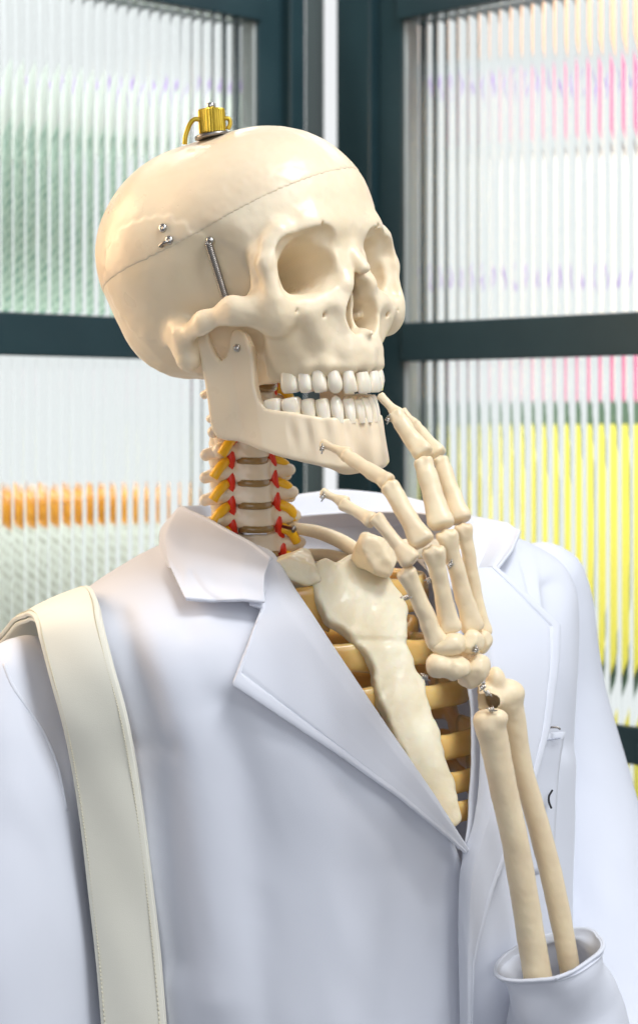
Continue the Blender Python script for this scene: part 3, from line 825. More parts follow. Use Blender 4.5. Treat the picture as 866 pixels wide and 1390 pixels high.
for i, (px, py, Y, yaw) in enumerate(NECK):
    fr = frame_m(math.radians(yaw), math.radians(4 if i < 7 else 12), math.radians(1.5), P(px, py, Y))
    sc = (1.12, 1.02, 0.97, 0.98, 1.0, 1.02, 1.05, 1.08, 1.1)[i]
    vb = part(quads_obj('vertebra', fr(VV * [sc * 1.14, sc * 1.06, 1.18]), VQ, M_NECK))
    neck_pts.append(fr)
    if i < len(NECK) - 1:
        th = np.linspace(0, 2 * np.pi, 28, endpoint=False)
        D = [(9.5 * sc * k * math.cos(t), 7.3 * sc * k * math.sin(t) + 0.2, z + 0.012 * (9.5 * sc * k * math.cos(t)) ** 2) for z, k in ((-8.6, 0.93), (-8.2, 1.06), (-5.0, 1.06), (-4.4, 0.93)) for t in th]
        F = [(a * 28 + k, a * 28 + (k + 1) % 28, (a + 1) * 28 + (k + 1) % 28, (a + 1) * 28 + k) for a in range(3) for k in range(28)] + [tuple(range(28))[::-1], tuple(84 + k for k in range(28))]
        mesh_obj('disc', fr(D), F, M_DISC, vb)
        for s in (-1, 1):
            pts = fr([(s * 15.5, -3, -5.2), (s * 19, -0.5, -7.0), (s * 22.5, 0.5, -9.5), (s * 26, -1.0, -14.5)])
            tube('nerve', pts, 0.0029, M_NERVE, vb, 10)
for s in (-1, 1):
    ap = [neck_pts[i]([(s * 13.2 * (0.97 + 0.02 * i), -0.6, z)])[0] for i in range(len(NECK)) for z in (4, -4)]
    part(tube('artery', ap, 0.0026, M_ARTERY, None, 10, 60))

# ---- hand and forearm bones
def bone_field(L, rb, rs, rh, flat=0.85, seed=0):
    zs = np.array([-0.2, 0.0, 0.22 * rb, 0.6 * rb, 1.15 * rb, max(1.9 * rb, 0.33 * L), 0.58 * L, L - 1.7 * rh, L - 1.0 * rh, L - 0.45 * rh, L - 0.12 * rh, L + 0.2])
    rr = np.array([0.74 * rb, 0.80 * rb, 0.95 * rb, 0.97 * rb, 0.84 * rb, rs * 1.06, rs * 0.97, rs * 1.04, rh * 0.90, rh * 1.0, rh * 0.86, rh * 0.7])
    zs = np.maximum.accumulate(zs + np.arange(len(zs)) * 1e-3)
    zz = np.linspace(zs[0], zs[-1], 120); rz = np.interp(zz, zs, rr); kr = np.exp(-np.linspace(-2, 2, 11) ** 2); rz = np.convolve(np.pad(rz, 5, 'edge'), kr / kr.sum(), 'valid')
    def f(p):
        x, y, z = p[0], p[1] / flat, p[2]
        end = np.clip(np.abs(z / L - 0.5) * 2, 0, 1) ** 2
        pw = 2.0 + 0.9 * end
        rad = (np.abs(x) ** pw + np.abs(y) ** pw + 1e-9) ** (1 / pw)
        r = np.interp(z, zz, rz)
        r = r * (1 - 0.13 * np.exp(-(x / (0.30 * rh)) ** 2) * np.clip((z - (L - 1.3 * rh)) / rh, 0, 1))
        bow = 0.12 * rs * np.sin(np.pi * np.clip(z / L, 0, 1))
        d = (rad - r + bow * np.sign(y) * 0.3) * 0.8
        d = smax(d, -z, 0.22 * rb); d = smax(d, z - L - 0.10 * rh * np.cos(np.clip(x / rh, -1, 1) * 3.14159 * 2), 0.30 * rh)
        return d * flat + 0.07 * rs * vnoise(p, rs * 3.0, seed)
    return f
def bone(name, base, tip, rb, rs, rh, seed=0, flat=0.85, h=0.55, matx=None, twist=0.0):
    A = Vector(base); B = Vector(tip); L = (B - A).length * 1000
    z = (B - A).normalized(); y = Vector((0, -1, 0)); y = (y - z * y.dot(z)).normalized(); x = y.cross(z)
    if twist: x, y = x * math.cos(twist) + y * math.sin(twist), y * math.cos(twist) - x * math.sin(twist)
    R = max(rb, rh) * 1.4
    V, Q = surface_nets(bone_field(L, rb, rs, rh, flat, seed), (-R, -R, -R * 0.5), (R, R, L + R * 0.4), h, slack=3)
    V = relax(V, Q)
    Mx = np.array([tuple(x), tuple(y), tuple(z)])
    return part(quads_obj(name, V @ Mx * 1e-3 + np.array(A), Q, matx or M_HAND))

PXM = 1.02 / FPX * 1000      # millimetres per photo pixel at the hand
# (name, base px, base Y, tip px, tip Y, widths in px: base, shaft, head)
HAND = [
    ('metacarpal', (596, 876, 1.000), (549, 772, 0.993), 31, 21, 29), ('metacarpal', (612, 858, 1.004), (587, 741, 0.996), 34, 22, 33),
    ('metacarpal', (643, 856, 1.012), (604, 720, 1.004), 34, 22, 31), ('metacarpal', (655, 864, 1.022), (628, 711, 1.018), 30, 18, 27),
    ('finger_bone', (560, 764, 0.991), (508, 700, 1.000), 31, 17, 21), ('finger_bone', (575, 739, 0.996), (527, 656, 1.010), 37, 23, 27),
    ('finger_bone', (600, 716, 1.006), (573, 622, 1.022), 37, 26, 29), ('finger_bone', (626, 708, 1.020), (597, 620, 1.035), 33, 22, 25),
    ('finger_bone', (507, 708, 1.002), (463, 683, 1.015), 24, 15, 18), ('finger_bone', (529, 656, 1.011), (466, 616, 1.030), 27, 19, 20),
    ('finger_bone', (576, 618, 1.024), (534, 560, 1.038), 31, 22, 23), ('finger_bone', (596, 618, 1.038), (561, 575, 1.052), 28, 18, 20),
    ('fingertip_bone', (471, 684, 1.016), (436, 667, 1.022), 20, 10, 13), ('fingertip_bone', (474, 618, 1.031), (436, 601, 1.040), 21, 11, 14),
    ('fingertip_bone', (543, 566, 1.039), (515, 536, 1.046), 22, 11, 13), ('fingertip_bone', (566, 582, 1.054), (545, 556, 1.060), 20, 11, 13),
]
hand_label = {0: 'finger bone nearest the chest'}
for i, (nm, (bx_, by_, bY), (tx_, ty_, tY), wb, ws, wh) in enumerate(HAND):
    k = PXM / 2 * 0.98
    bone(nm, P(bx_, by_, bY), P(tx_, ty_, tY), wb * k, ws * k * 1.08, wh * k, seed=20 + i, flat=0.86, h=0.55)

def lump(name, c, ax, r, lobes, seed, h=0.6, m=None):
    """wrist bone: a few blended ellipsoids, flattened facets"""
    def f(p):
        d = None
        for (o, rr) in lobes:
            e = ell(p, o, rr); d = e if d is None else smin(d, e, 2.5)
        rs_ = np.random.RandomState(seed)
        for j in range(7):
            n = rs_.normal(size=3); n /= np.linalg.norm(n)
            sup = max(sum(n[i] * o[i] for i in range(3)) + math.sqrt(sum((n[i] * rr[i]) ** 2 for i in range(3))) for o, rr in lobes)
            d = smax(d, p[0] * n[0] + p[1] * n[1] + p[2] * n[2] - sup * 0.82, 0.8)
        return d + 0.2 * vnoise(p, 6, seed)
    ext = np.max([[abs(o[i]) + rr[i] for i in range(3)] for o, rr in lobes], axis=0) * 1.15
    V, Q = surface_nets(f, -ext, ext, h, slack=3)
    V = relax(V, Q)
    ca, sa = math.cos(ax), math.sin(ax)
    Rm = np.array([[ca, 0, sa], [0, 1, 0], [-sa, 0, ca]])
    return part(quads_obj(name, V @ Rm * 1e-3 + np.array(c), Q, m or M_HAND))
K = PXM * 1.08
lump('wrist_bone', P(609, 876, 1.000), 0.25, 0, [((0, 0, 0), (25 * K, 20 * K, 15 * K))], 1)
lump('wrist_bone', P(639, 872, 1.006), 0.5, 0, [((0, 0, 0), (17 * K, 18 * K, 16 * K))], 2)
lump('wrist_bone', P(654, 872, 1.016), 1.2, 0, [((0, 0, 0), (17 * K, 16 * K, 13 * K))], 3)
lump('wrist_bone', P(607, 906, 0.997), -0.05, 0, [((-11 * K, 0, 2 * K), (17 * K, 18 * K, 16 * K)), ((12 * K, 0, -1 * K), (17 * K, 18 * K, 17 * K))], 4)
lump('wrist_bone', P(643, 912, 1.004), 0.9, 0, [((0, 0, 0), (25 * K, 20 * K, 17 * K))], 5)
lump('wrist_bone', P(634, 890, 1.012), 0.3, 0, [((0, 0, 0), (16 * K, 14 * K, 14 * K))], 6)

def long_bone(name, path, radii, knobs, label, seed):
    """forearm bone: swept field along a px path, with knobs at the wrist end"""
    pts = np.array([tuple(P(*p)) for p in path]); org = pts.mean(0)
    L = catmull((pts - org) * 1000, 26); radii = catmull(np.array(radii)[:, None], 26)[:, 0]; kn = [((np.array(tuple(P(*c))) - org) * 1000, r) for c, r in knobs]
    def f(p):
        d = None
        for i in range(len(L) - 1):
            e = rcone(p, L[i], L[i + 1], radii[i], radii[i + 1]); d = e if d is None else np.minimum(d, e)
        for c, r in kn: d = smin(d, ell(p, c, r) if np.ndim(r) else ell(p, c, (r, r, r)), 3.0)
        return d + 0.15 * vnoise(p, 16, seed) + 0.1 * vnoise(p, 5, seed + 1)
    lo, hi = L.min(0) - 14, L.max(0) + 14
    V, Q = surface_nets(f, lo, hi, 0.9, slack=4)
    o = part(quads_obj(name, relax(V, Q) * 1e-3 + org, Q, M_HAND))
    o['label'] = label
    return o
KF = 1.03 / FPX * 1000
long_bone('forearm_bone', [(665, 985, 1.006), (671, 1010, 1.008), (685, 1080, 1.012), (700, 1150, 1.016), (725, 1300, 1.024), (748, 1440, 1.032)], [21 * KF, 19.5 * KF, 18.5 * KF, 18.5 * KF, 19.5 * KF, 22 * KF],
          [((655, 976, 1.006), (12 * KF, 14 * KF, 11 * KF)), ((675, 974, 1.004), (14 * KF, 16 * KF, 11 * KF))], 'forearm bone whose end stands free in front', 41)
long_bone('forearm_bone', [(684, 945, 1.022), (694, 975, 1.026), (708, 1040, 1.030), (733, 1130, 1.036), (755, 1220, 1.040), (772, 1310, 1.044), (795, 1440, 1.050)], [24 * KF, 19 * KF, 14.5 * KF, 15.5 * KF, 15.5 * KF, 14.5 * KF, 16 * KF],
          [((660, 951, 1.012), (22 * KF, 18 * KF, 14 * KF)), ((672, 922, 1.018), (13 * KF, 15 * KF, 17 * KF)), ((655, 940, 1.016), (15 * KF, 14 * KF, 12 * KF)), ((697, 940, 1.022), (14 * KF, 18 * KF, 14 * KF)), ((677, 948, 1.018), (13 * KF, 15 * KF, 14 * KF))], 'forearm bone with the wide notched wrist end', 43)

def wire(px, py, Y, ang, r=0.0011, turns=2.5):
    c = P(px, py, Y); axv = Vector((math.cos(ang), -0.3, math.sin(ang))).normalized(); u = axv.orthogonal().normalized(); v = axv.cross(u)
    n = int(turns * 14)
    pts = [c + axv * (i / n - 0.5) * 0.0026 + (u * math.cos(i * 0.4488) + v * math.sin(i * 0.4488)) * r for i in range(n + 1)]
    pts = [pts[0] - axv * 0.0016] + pts + [pts[-1] + axv * 0.0016]
    V, F = sweep(np.array([tuple(q) for q in pts]), 0.0004, 0.0004, sides=6)
    part(mesh_obj('joint_wire', V, F, M_STEEL))
for a in ((437, 609, 1.034, 1.2), (438, 674, 1.016, 1.0), (551, 811, 0.992, 0.4), (583, 787, 1.000, 0.5), (611, 766, 1.002, 1.0), (577, 919, 0.996, -0.3), (655, 932, 1.000, 0.8), (661, 940, 1.000, -1.0), (667, 963, 1.000, 0.2), (645, 882, 1.000, 1.2), (527, 569, 1.036, 1.0)):
    wire(*a)
# ---- breastbone: outline laid in its own slanted plane, extruded
BODY_YAW = math.radians(30)
LB = np.array([math.cos(BODY_YAW), math.sin(BODY_YAW), 0]); FB = np.array([math.sin(BODY_YAW), -math.cos(BODY_YAW), 0]); UB = np.array([0, 0, 1.0])
st_o = np.array(tuple(P(485, 780, 1.118))); st_e = np.array(tuple(P(606, 1085, 1.070)))
st_d = (st_e - st_o) / np.linalg.norm(st_e - st_o)
yw = math.radians(24); st_l = np.array([math.cos(yw), math.sin(yw), 0]); st_n = np.cross(st_l, st_d); st_n /= np.linalg.norm(st_n)
if st_n[1] > 0: st_n = -st_n
st_l = np.cross(st_d, st_n); st_l *= np.sign(st_l[0])
def on_sternum(px, py):
    o = np.array(tuple(CAMP)); d = np.array(tuple(P(px, py, 1.0))) - o
    t = ((st_o - o) @ st_n) / (d @ st_n); w = o + d * t - st_o
    return (w @ st_l * 1000, w @ st_d * 1000)
ST_OUT = [(428, 772), (440, 766), (454, 775), (466, 770), (478, 763), (496, 770), (514, 782), (526, 798), (537, 815), (544, 836), (540, 862), (548, 892), (556, 912), (565, 932), (572, 963), (583, 986), (588, 1008), (593, 1024), (600, 1046), (608, 1073), (612, 1092), (616, 1112), (608, 1118), (596, 1108), (585, 1092),
          (562, 1050), (546, 1010), (532, 978), (521, 951), (513, 915), (504, 888), (486, 868), (464, 850), (446, 837), (432, 814)]
st_poly = np.array([on_sternum(*p) for p in ST_OUT], np.float32)
def sternum_field(p):
    a = poly2d(p[0], p[1], st_poly) - 3.6 + 1.3 * vnoise([p[0], p[1], p[2] * 0], 13, 3) + 2.5
    groove = 1.2 * np.exp(-((p[1] - 0.25 * p[0] - 42) / 2.2) ** 2)
    ridge = 0.7 * np.exp(-((p[0] - 2) / 4) ** 2) * np.exp(-((p[1] - 30) / 18) ** 2)
    b = abs(p[2]) - 4.6 + 2.5 + groove - ridge + 0.35 * vnoise(p, 19, 5) + 0.22 * vnoise(p, 8, 6)
    return np.sqrt(np.maximum(a, 0) ** 2 + np.maximum(b, 0) ** 2) + np.minimum(np.maximum(a, b), 0) - 2.5
lo = st_poly.min(0) - 5; hi = st_poly.max(0) + 5
V, Q = surface_nets(sternum_field, (lo[0], lo[1], -11), (hi[0], hi[1], 11), 0.9, slack=4)
stw = lambda A: np.asarray(A)[:, :1] * 1e-3 * st_l + np.asarray(A)[:, 1:2] * 1e-3 * st_d + np.asarray(A)[:, 2:3] * 1e-3 * st_n + st_o
Vw = stw(V)
if np.linalg.det(np.array([st_l, st_d, st_n])) < 0: Q = Q[:, ::-1]
stern = part(quads_obj('breastbone', Vw, Q, M_STERN))

# ---- collar bones: blocky inner ends, slim shafts
def clavicle(head, tip, hr, seed, label, mids=(), mt=None, rot=0.0, rnd=0.25):
    pts = np.array([tuple(P(*q)) for q in (head, *mids, tip)]); org = pts.mean(0); Lp = (pts - org) * 1000
    def f(p):
        a, b = p[0] - Lp[0][0], p[2] - Lp[0][2]; ca, sa = math.cos(rot), math.sin(rot)
        ql = [a * ca + b * sa, p[1] - Lp[0][1], -a * sa + b * ca]
        d = rbox(ql, (0, 0, 0), hr, min(hr) * rnd)
        d = smax(d, (ql[0] * 0.62 + ql[2] * 0.68 - ql[1] * 0.39) - min(hr) * 0.98, 1.0)
        d = smax(d, (-ql[0] * 0.55 - ql[2] * 0.62 - ql[1] * 0.56) - min(hr) * 1.02, 1.0)
        for i in range(len(Lp) - 1): d = smin(d, rcone(p, Lp[i], Lp[i + 1], 6.6 if i == 0 else 5.6, 5.6), 4)
        return d + 0.5 * vnoise(p, 11, seed) + 0.25 * vnoise(p, 5, seed + 1)
    lo, hi = Lp.min(0) - 18, Lp.max(0) + 18
    V, Q = surface_nets(f, lo, hi, 0.95, slack=4)
    o = part(quads_obj('collar_bone', relax(V, Q) * 1e-3 + org, Q, mt or M_STERN)); o['label'] = label
    return o
clavicle((404, 774, 1.108), (215, 800, 1.125), (10.5, 9, 10), 61, 'collar bone with a blocky end beside the folded lapel', [(340, 792, 1.112)], rot=0.35)
clavicle((510, 753, 1.112), (700, 775, 1.215), (12, 8.5, 10), 63, 'collar bone passing behind the raised fingers', [(570, 742, 1.140), (630, 752, 1.175)], M_HAND, rot=-0.35, rnd=0.5)

# ---- ribs: bone bow from the spine, honey coloured cartilage to the breastbone
def bw(l, f, z, o): return o + LB * l + FB * f + UB * z
spine = np.array(tuple(P(366, 800, 1.185)))
def rib(side, edge, drop, halfw, thick, k, reach=0.118, lift=0.0):
    """edge: point on the breastbone rim (px, py); the bow swings out to the side and back to the spine"""
    u, v = on_sternum(*edge); s0 = stw(np.array([[u - side * 6, v, -5.0]]))[0]
    l0 = (s0 - spine) @ LB; f0 = (s0 - spine) @ FB; z0 = s0[2] - spine[2]
    zb = z0 + 0.004 + lift
    prof = [(l0, f0, z0), (l0 + side * 0.022, f0 - 0.003, z0 + drop * 0.3), (l0 + side * 0.050, f0 - 0.018, z0 + drop * 0.8), (side * reach * 0.86, f0 - 0.060, z0 + drop),
            (side * reach, f0 * 0.25, z0 + 0.006), (side * reach * 0.85, -0.035, zb - 0.012), (side * 0.055, -0.058, zb), (side * 0.018, -0.025, zb)]
    prof = [(np.clip(a, -reach, reach), b, c) for a, b, c in prof]
    p = catmull([bw(*q, spine) for q in prof], 64)
    n = len(p); t = np.linspace(0, 1, n)
    # cartilage first, bone after
    nc = 26
    hw = np.interp(t, [0, 0.04, 0.12, 0.3, 1], [halfw * 1.25, halfw * 1.05, halfw * 0.9, halfw, halfw * 0.8]); tk = np.interp(t, [0, 0.3, 1], [thick * 0.85, thick * 0.9, thick])
    V, F = sweep(p[nc - 3:], hw[nc - 3:] * 0.94, tk[nc - 3:] * 0.94, up0=UB, sides=14, power=2.6)
    rb = part(mesh_obj('rib', V, F, M_RIB))
    V, F = sweep(p[:nc], hw[:nc], tk[:nc], up0=UB, sides=16, power=2.8)
    mesh_obj('rib_cartilage', V, F, M_CART, rb)
for k, (e, d, hw, tk) in enumerate([((532, 806), 0.004, 0.0105, 0.0042), ((546, 880), -0.002, 0.0078, 0.0042), ((568, 944), 0.002, 0.0074, 0.0042), ((589, 1012), 0.002, 0.0076, 0.0040), ((604, 1060), 0.002, 0.0064, 0.0040), ((611, 1098), 0.000, 0.0060, 0.0040)]):
    rib(1, e, d, hw, tk, k, (0.060, 0.080, 0.092, 0.098, 0.098, 0.098)[k])
for k, (e, d, hw, tk) in enumerate([((437, 820), 0.000, 0.0115, 0.0042), ((500, 888), -0.002, 0.0084, 0.0042), ((519, 946), -0.004, 0.0074, 0.0042), ((546, 1015), -0.004, 0.0074, 0.0040), ((566, 1060), -0.006, 0.0066, 0.0040)]):
    rib(-1, e, d, hw, tk, k, (0.060, 0.080, 0.092, 0.098, 0.098, 0.098)[k])
# first rib pair seen above the breastbone
for a in ([(392, 716, 1.172), (430, 722, 1.160), (465, 736, 1.140), (500, 760, 1.122)], [(420, 752, 1.165), (450, 756, 1.150), (490, 768, 1.128)]):
    p = catmull([tuple(P(*q)) for q in a], 30)
    V, F = sweep(p, np.interp(np.linspace(0, 1, 30), [0, .5, 1], [.0032, .0042, .0046]), 0.0036, up0=UB, sides=14)
    part(mesh_obj('rib', V, F, M_HAND))
l = P(398, 718, 1.160); screw('rib_screw', l, Vector((0.9, -0.4, -0.2)), 0.0022, 0.008, M_DARKSTEEL, None); part(bpy.data.objects['rib_screw'])
# chest part of the spine, kept behind the ribs
for i in range(6):
    fr = frame_m(math.radians(30), math.radians(6), 0, P(366 + 4 * i, 822 + 44 * i, 1.19 + 0.006 * i))
    part(quads_obj('vertebra', fr(VV * [1.2, 1.2, 1.35]), VQ, M_NECK))
# ------------------------------------------------------------------ white coat
BC = np.array([-0.005, 1.19, CAMZ])
def sgnpow(v, e): return np.sign(v) * np.abs(v) ** e
ROWS = np.array([  # z front, side, back, half width, depth front, depth back
    (-.086, -.062, -.060, .074, .078, .058), (-.096, -.070, -.072, .104, .096, .076), (-.108, -.087, -.104, .142, .114, .090),
    (-.126, -.103, -.135, .158, .126, .100), (-.150, -.134, -.165, .158, .136, .108), (-.190, -.180, -.200, .150, .144, .112),
    (-.250, -.250, -.250, .144, .150, .114), (-.310, -.310, -.310, .142, .152, .114), (-.370, -.370, -.370, .141, .153, .114), (-.440, -.440, -.440, .144, .155, .116)])
NR = 150
RW = catmull(ROWS, NR)
def ring(row, phi, off=0.0):
    zf, zs, zb, a, bf, bb = row
    s, c = np.sin(phi), np.cos(phi)
    e = 2 / 2.25
    l = (a + off) * sgnpow(s, e); f = np.where(c > 0, bf + off, bb + off) * sgnpow(c, e)
    w = np.abs(s) ** 2
    z = np.where(c > 0, zf, zb) * (1 - w) + zs * w
    z = z + 0.09 * l * np.clip((zs + 0.26) / 0.14, 0, 1)
    return BC + l[:, None] * LB + f[:, None] * FB + z[:, None] * UB
def proj(w):
    w = np.asarray(w); return CX + FPX * w[:, 0] / w[:, 1], HY - FPX * (w[:, 2] - CAMZ) / w[:, 1]
def cloth_noise(w):
    """irregular shallow creasing of the cloth, metres"""
    q = [(w[:, 0] * 1000 + w[:, 2] * 250).astype(np.float32), (w[:, 1] * 1000).astype(np.float32), (w[:, 2] * 1000 * 0.42).astype(np.float32)]
    return 0.0011 * vnoise(q, 75, 31) + 0.00045 * vnoise(q, 30, 33)
FOLDS = [  # photo-traced drape lines: polyline, half width in px, height in metres
    ([(160, 850), (190, 960), (215, 1090), (235, 1300)], 26, -0.0035), ([(205, 830), (240, 960), (275, 1100), (300, 1350)], 34, 0.0030),
    ([(300, 960), (330, 1060), (350, 1200), (360, 1390)], 30, -0.0028), ([(410, 1020), (440, 1120), (455, 1250), (460, 1390)], 40, 0.0028),
    ([(560, 1120), (545, 1220), (530, 1390)], 30, -0.0030), ([(150, 835), (200, 812), (250, 850)], 20, -0.0022), ([(470, 1075), (540, 1160), (590, 1230)], 14, -0.0016),
    ([(120, 980), (160, 1010), (230, 1015)], 14, -0.0016),
    ([(706, 742), (716, 775), (722, 810), (723, 855), (727, 930)], 5, -0.0028), ([(712, 745), (724, 775), (731, 810), (733, 855), (736, 930)], 6, 0.0016),
    ([(752, 800), (754, 860), (756, 930), (762, 1010)], 16, -0.0050), ([(690, 1060), (705, 1180), (715, 1300)], 14, -0.0030), ([(665, 1150), (672, 1250), (676, 1350)], 10, 0.0026)]
def folds(p, l):
    """soft drape lines on the cloth, metres"""
    x, y, z = p[:, 0], p[:, 1], p[:, 2] - CAMZ
    d = 0.0022 * np.sin(26 * (x * 0.9 + z * 0.55) + 1.0) * np.clip((-z - 0.12) / 0.1, 0, 1)
    d += 0.0016 * np.sin(47 * (x - 0.45 * z) + 2.2) * np.clip((-z - 0.16) / 0.12, 0, 1)
    d += 0.0010 * np.sin(33 * (z + 0.8 * x))
    d = d * np.clip((0.02 - x) / 0.06, 0.15, 1)
    px, py = proj(p)
    front = p[:, 1] < 1.275
    for line, w, amp in FOLDS:
        ln = catmull(line, 40)
        dist = np.min(np.hypot(px[:, None] - ln[None, :, 0], py[:, None] - ln[None, :, 1]), axis=1)
        d = d + np.where(front, amp * np.exp(-(dist / w) ** 2), 0)
    return d + cloth_noise(p)
phi = np.linspace(-np.pi, np.pi, 181)
tors_v = np.vstack([ring(r, phi) for r in RW]); n = len(phi)
tors_f = [(i * n + k, i * n + k + 1, (i + 1) * n + k + 1, (i + 1) * n + k) for i in range(NR - 1) for k in range(n - 1)]
TORSO = BVHTree.FromPolygons([Vector(v) for v in tors_v], tors_f)
def on_coat(px, py, off, fallback=None):
    d = (P(px, py, 1.0) - CAMP).normalized()
    loc, nor, _, _ = TORSO.ray_cast(CAMP, d)
    if loc is None or loc.y > 1.32:
        return None if fallback is None else P(px, py, fallback)
    if nor.dot(d) > 0: nor = -nor
    return loc + nor * off

VL = np.array([(330, 730), (367, 757), (395, 800), (450, 880), (520, 985), (575, 1068), (622, 1150), (640, 1190), (645, 1300), (648, 1500), (650, 1700)], float)
VR = np.array([(560, 690), (575, 757), (600, 830), (628, 900), (640, 960), (641, 1040), (634, 1110), (620, 1160), (614, 1200), (615, 1300), (617, 1500), (618, 1700)], float)
def edge_phi(row, line, lo, hi):
    ph = np.linspace(lo, hi, 400); w = ring(row, ph); px, py = proj(w)
    x = np.interp(py, line[:, 1], line[:, 0])
    i = np.argmin(np.abs(px - x)); return ph[i]
coat = thing('lab_coat', 'white lab coat with notched lapels worn open over the skeleton', 'coat', loc=(0, 1.19, 0.0))
COAT_INV = Matrix.Translation((0, -1.19, 0))
def cpart(o):
    o.parent = coat; o.matrix_parent_inverse = COAT_INV
    return o
def thick(o, t, off=-1.0):
    m = o.modifiers.new('thickness', 'SOLIDIFY'); m.thickness = t; m.offset = off
    return o
def grid_faces(nr, nc): return [(i * nc + k, i * nc + k + 1, (i + 1) * nc + k + 1, (i + 1) * nc + k) for i in range(nr - 1) for k in range(nc - 1)]

NCOL = 420
rows = []
el = np.array([edge_phi(r, VL, -0.9, 1.0) for r in RW]); er = np.array([edge_phi(r, VR, -0.5, 1.4) for r in RW])
ker = np.ones(5) / 5
el = np.convolve(np.pad(el, 2, 'edge'), ker, 'valid'); er = np.convolve(np.pad(er, 2, 'edge'), ker, 'valid')
for i, r in enumerate(RW):
    # from the left front edge the long way round the back to the right front edge
    a0, a1 = el[i], er[i] - 2 * np.pi
    t = np.linspace(0, 1, NCOL); ph = a0 + (a1 - a0) * t
    w = ring(r, ph)
    nrm = w - BC * [1, 1, 0] - UB * w[:, 2:3]; nrm /= np.linalg.norm(nrm, axis=1)[:, None]
    k = np.clip((RW[i][0] + 0.20) / -0.03, 0, 1)
    near_r = np.exp(-((1 - t) * 16) ** 2); near_l = np.exp(-(t * 16) ** 2)
    w = w + nrm * (folds(w, None) + 0.006 * k * near_r - 0.004 * k * near_l)[:, None]
    rows.append(w)
body = cpart(mesh_obj('coat_body', np.vstack(rows), [f[::-1] for f in grid_faces(NR, NCOL)], M_COAT)); thick(body, 0.0012, 0)

def patch(name, A, B, prof, nu=14, nv=60, mats=M_COAT, parent=None, t=0.0016, ripple=0.0):
    """cloth piece between two px polylines, lying on the coat; prof: (u, lift) pairs across it"""
    a = catmull(A, nv); b = catmull(B, nv); us = np.linspace(0, 1, nu); V = []
    lifts = np.interp(us, [q[0] for q in prof], [q[1] for q in prof])
    for i in range(nv):
        last = None
        for j, u in enumerate(us):
            px, py = a[i] + (b[i] - a[i]) * u
            w = on_coat(px, py, lifts[j] + ripple * math.sin(i * 0.23 + u * 2.0))
            if w is None: w = P(px, py, last.y if last is not None else 1.10)
            last = w; V.append(w)
    o = mesh_obj(name, V, grid_faces(nv, nu), mats)
    if parent is None: cpart(o)
    else: o.parent = parent
    thick(o, t, 0)
    return o
def stitches(line_px, lift, parent, mats=M_THREAD, step=6.0, r=0.00045, frac=0.6, surf=None):
    """a run of thread stitches joined in one part"""
    p = catmull(line_px, 400); T = np.concatenate([[0], np.cumsum(np.hypot(*np.diff(p, axis=0).T))])
    V, F = [], []; s = 0.0
    while s + step < T[-1]:
        q = [np.array([np.interp(s + f * step, T, p[:, 0]), np.interp(s + f * step, T, p[:, 1])]) for f in (0, frac / 2, frac)]
        w = [on_coat(*x, lift + (0.00015 if i == 1 else -0.0002)) for i, x in enumerate(q)]
        if None not in w:
            v, f = sweep(np.array([tuple(x) for x in w]), r, r, sides=5)
            F += [tuple(i + len(V) for i in g) for g in f]; V += list(v)
        s += step
    o = mesh_obj('stitching', V, F, mats, parent); o['kind'] = 'stuff'
    return o

# left lapel (photo left): roll line to outer edge
lap_a = [(346, 742), (369, 760), (384, 782), (402, 808), (450, 880), (520, 985), (575, 1068), (608, 1126), (622, 1151)]
lap_b = [(338, 836), (357, 843), (345, 866), (318, 932), (372, 968), (450, 1020), (530, 1078), (596, 1133), (620, 1155)]
def seg_patch(name, A, B, prof, nu=56, per=12, t=0.0020):
    """like patch, but keeps the corners of the outer line sharp"""
    nv = per * (len(A) - 1) + 1
    a = catmull(A, nv)
    b = np.vstack([[np.interp(i / per, range(len(B)), [q[0] for q in B]), np.interp(i / per, range(len(B)), [q[1] for q in B])] for i in range(nv)])
    us = np.linspace(0, 1, nu); V = []
    lifts = np.interp(us, [q[0] for q in prof], [q[1] for q in prof])
    for i in range(nv):
        last = None
        for j, u in enumerate(us):
            px, py = a[i] + (b[i] - a[i]) * u
            w = on_coat(px, py, lifts[j])
            if w is None: w = P(px, py, last.y if last is not None else 1.10)
            last = w; V.append(w)
    V = np.array([tuple(v) for v in V]); V[:, 1] -= 0.7 * cloth_noise(V)
    o = cpart(mesh_obj(name, V, grid_faces(nv, nu), M_COAT)); thick(o, t, 0)
    bv = o.modifiers.new('soft_edge', 'BEVEL'); bv.width = 0.0007; bv.segments = 2; bv.limit_method = 'ANGLE'
    return o
lapl = seg_patch('lapel', lap_a, lap_b, [(0, 0.0005), (0.04, 0.0050), (0.10, 0.0078), (0.25, 0.0090), (0.6, 0.0082), (0.86, 0.0080), (0.885, 0.0072), (0.91, 0.0082), (0.97, 0.0084), (1, 0.0078)])
lapl['label'] = 'broad notched lapel lying flat on the chest'
stitches([(352, 858), (340, 878), (330, 905), (326, 925)], 0.0074, lapl)
stitches([(330, 931), (380, 962), (455, 1012), (533, 1070), (592, 1120)], 0.0076, lapl)
lar_a = [(612, 800), (632, 880), (641, 960), (642, 1040), (635, 1110), (621, 1160), (615, 1200), (615, 1300), (617, 1400)]
lar_b = [(664, 794), (737, 858), (734, 900), (722, 985), (700, 1070), (672, 1140), (648, 1205), (624, 1300), (620, 1400)]
lapr = seg_patch('lapel', lar_a, lar_b, [(0, 0.0065), (0.05, 0.0105), (0.12, 0.0130), (0.3, 0.0130), (0.7, 0.0120), (0.86, 0.0118), (0.885, 0.0108), (0.91, 0.0122), (0.97, 0.0124), (1, 0.0116)])
lapr['label'] = 'lapel behind the forearm bones'
stitches([(672, 806), (728, 855)], 0.0076, lapr)

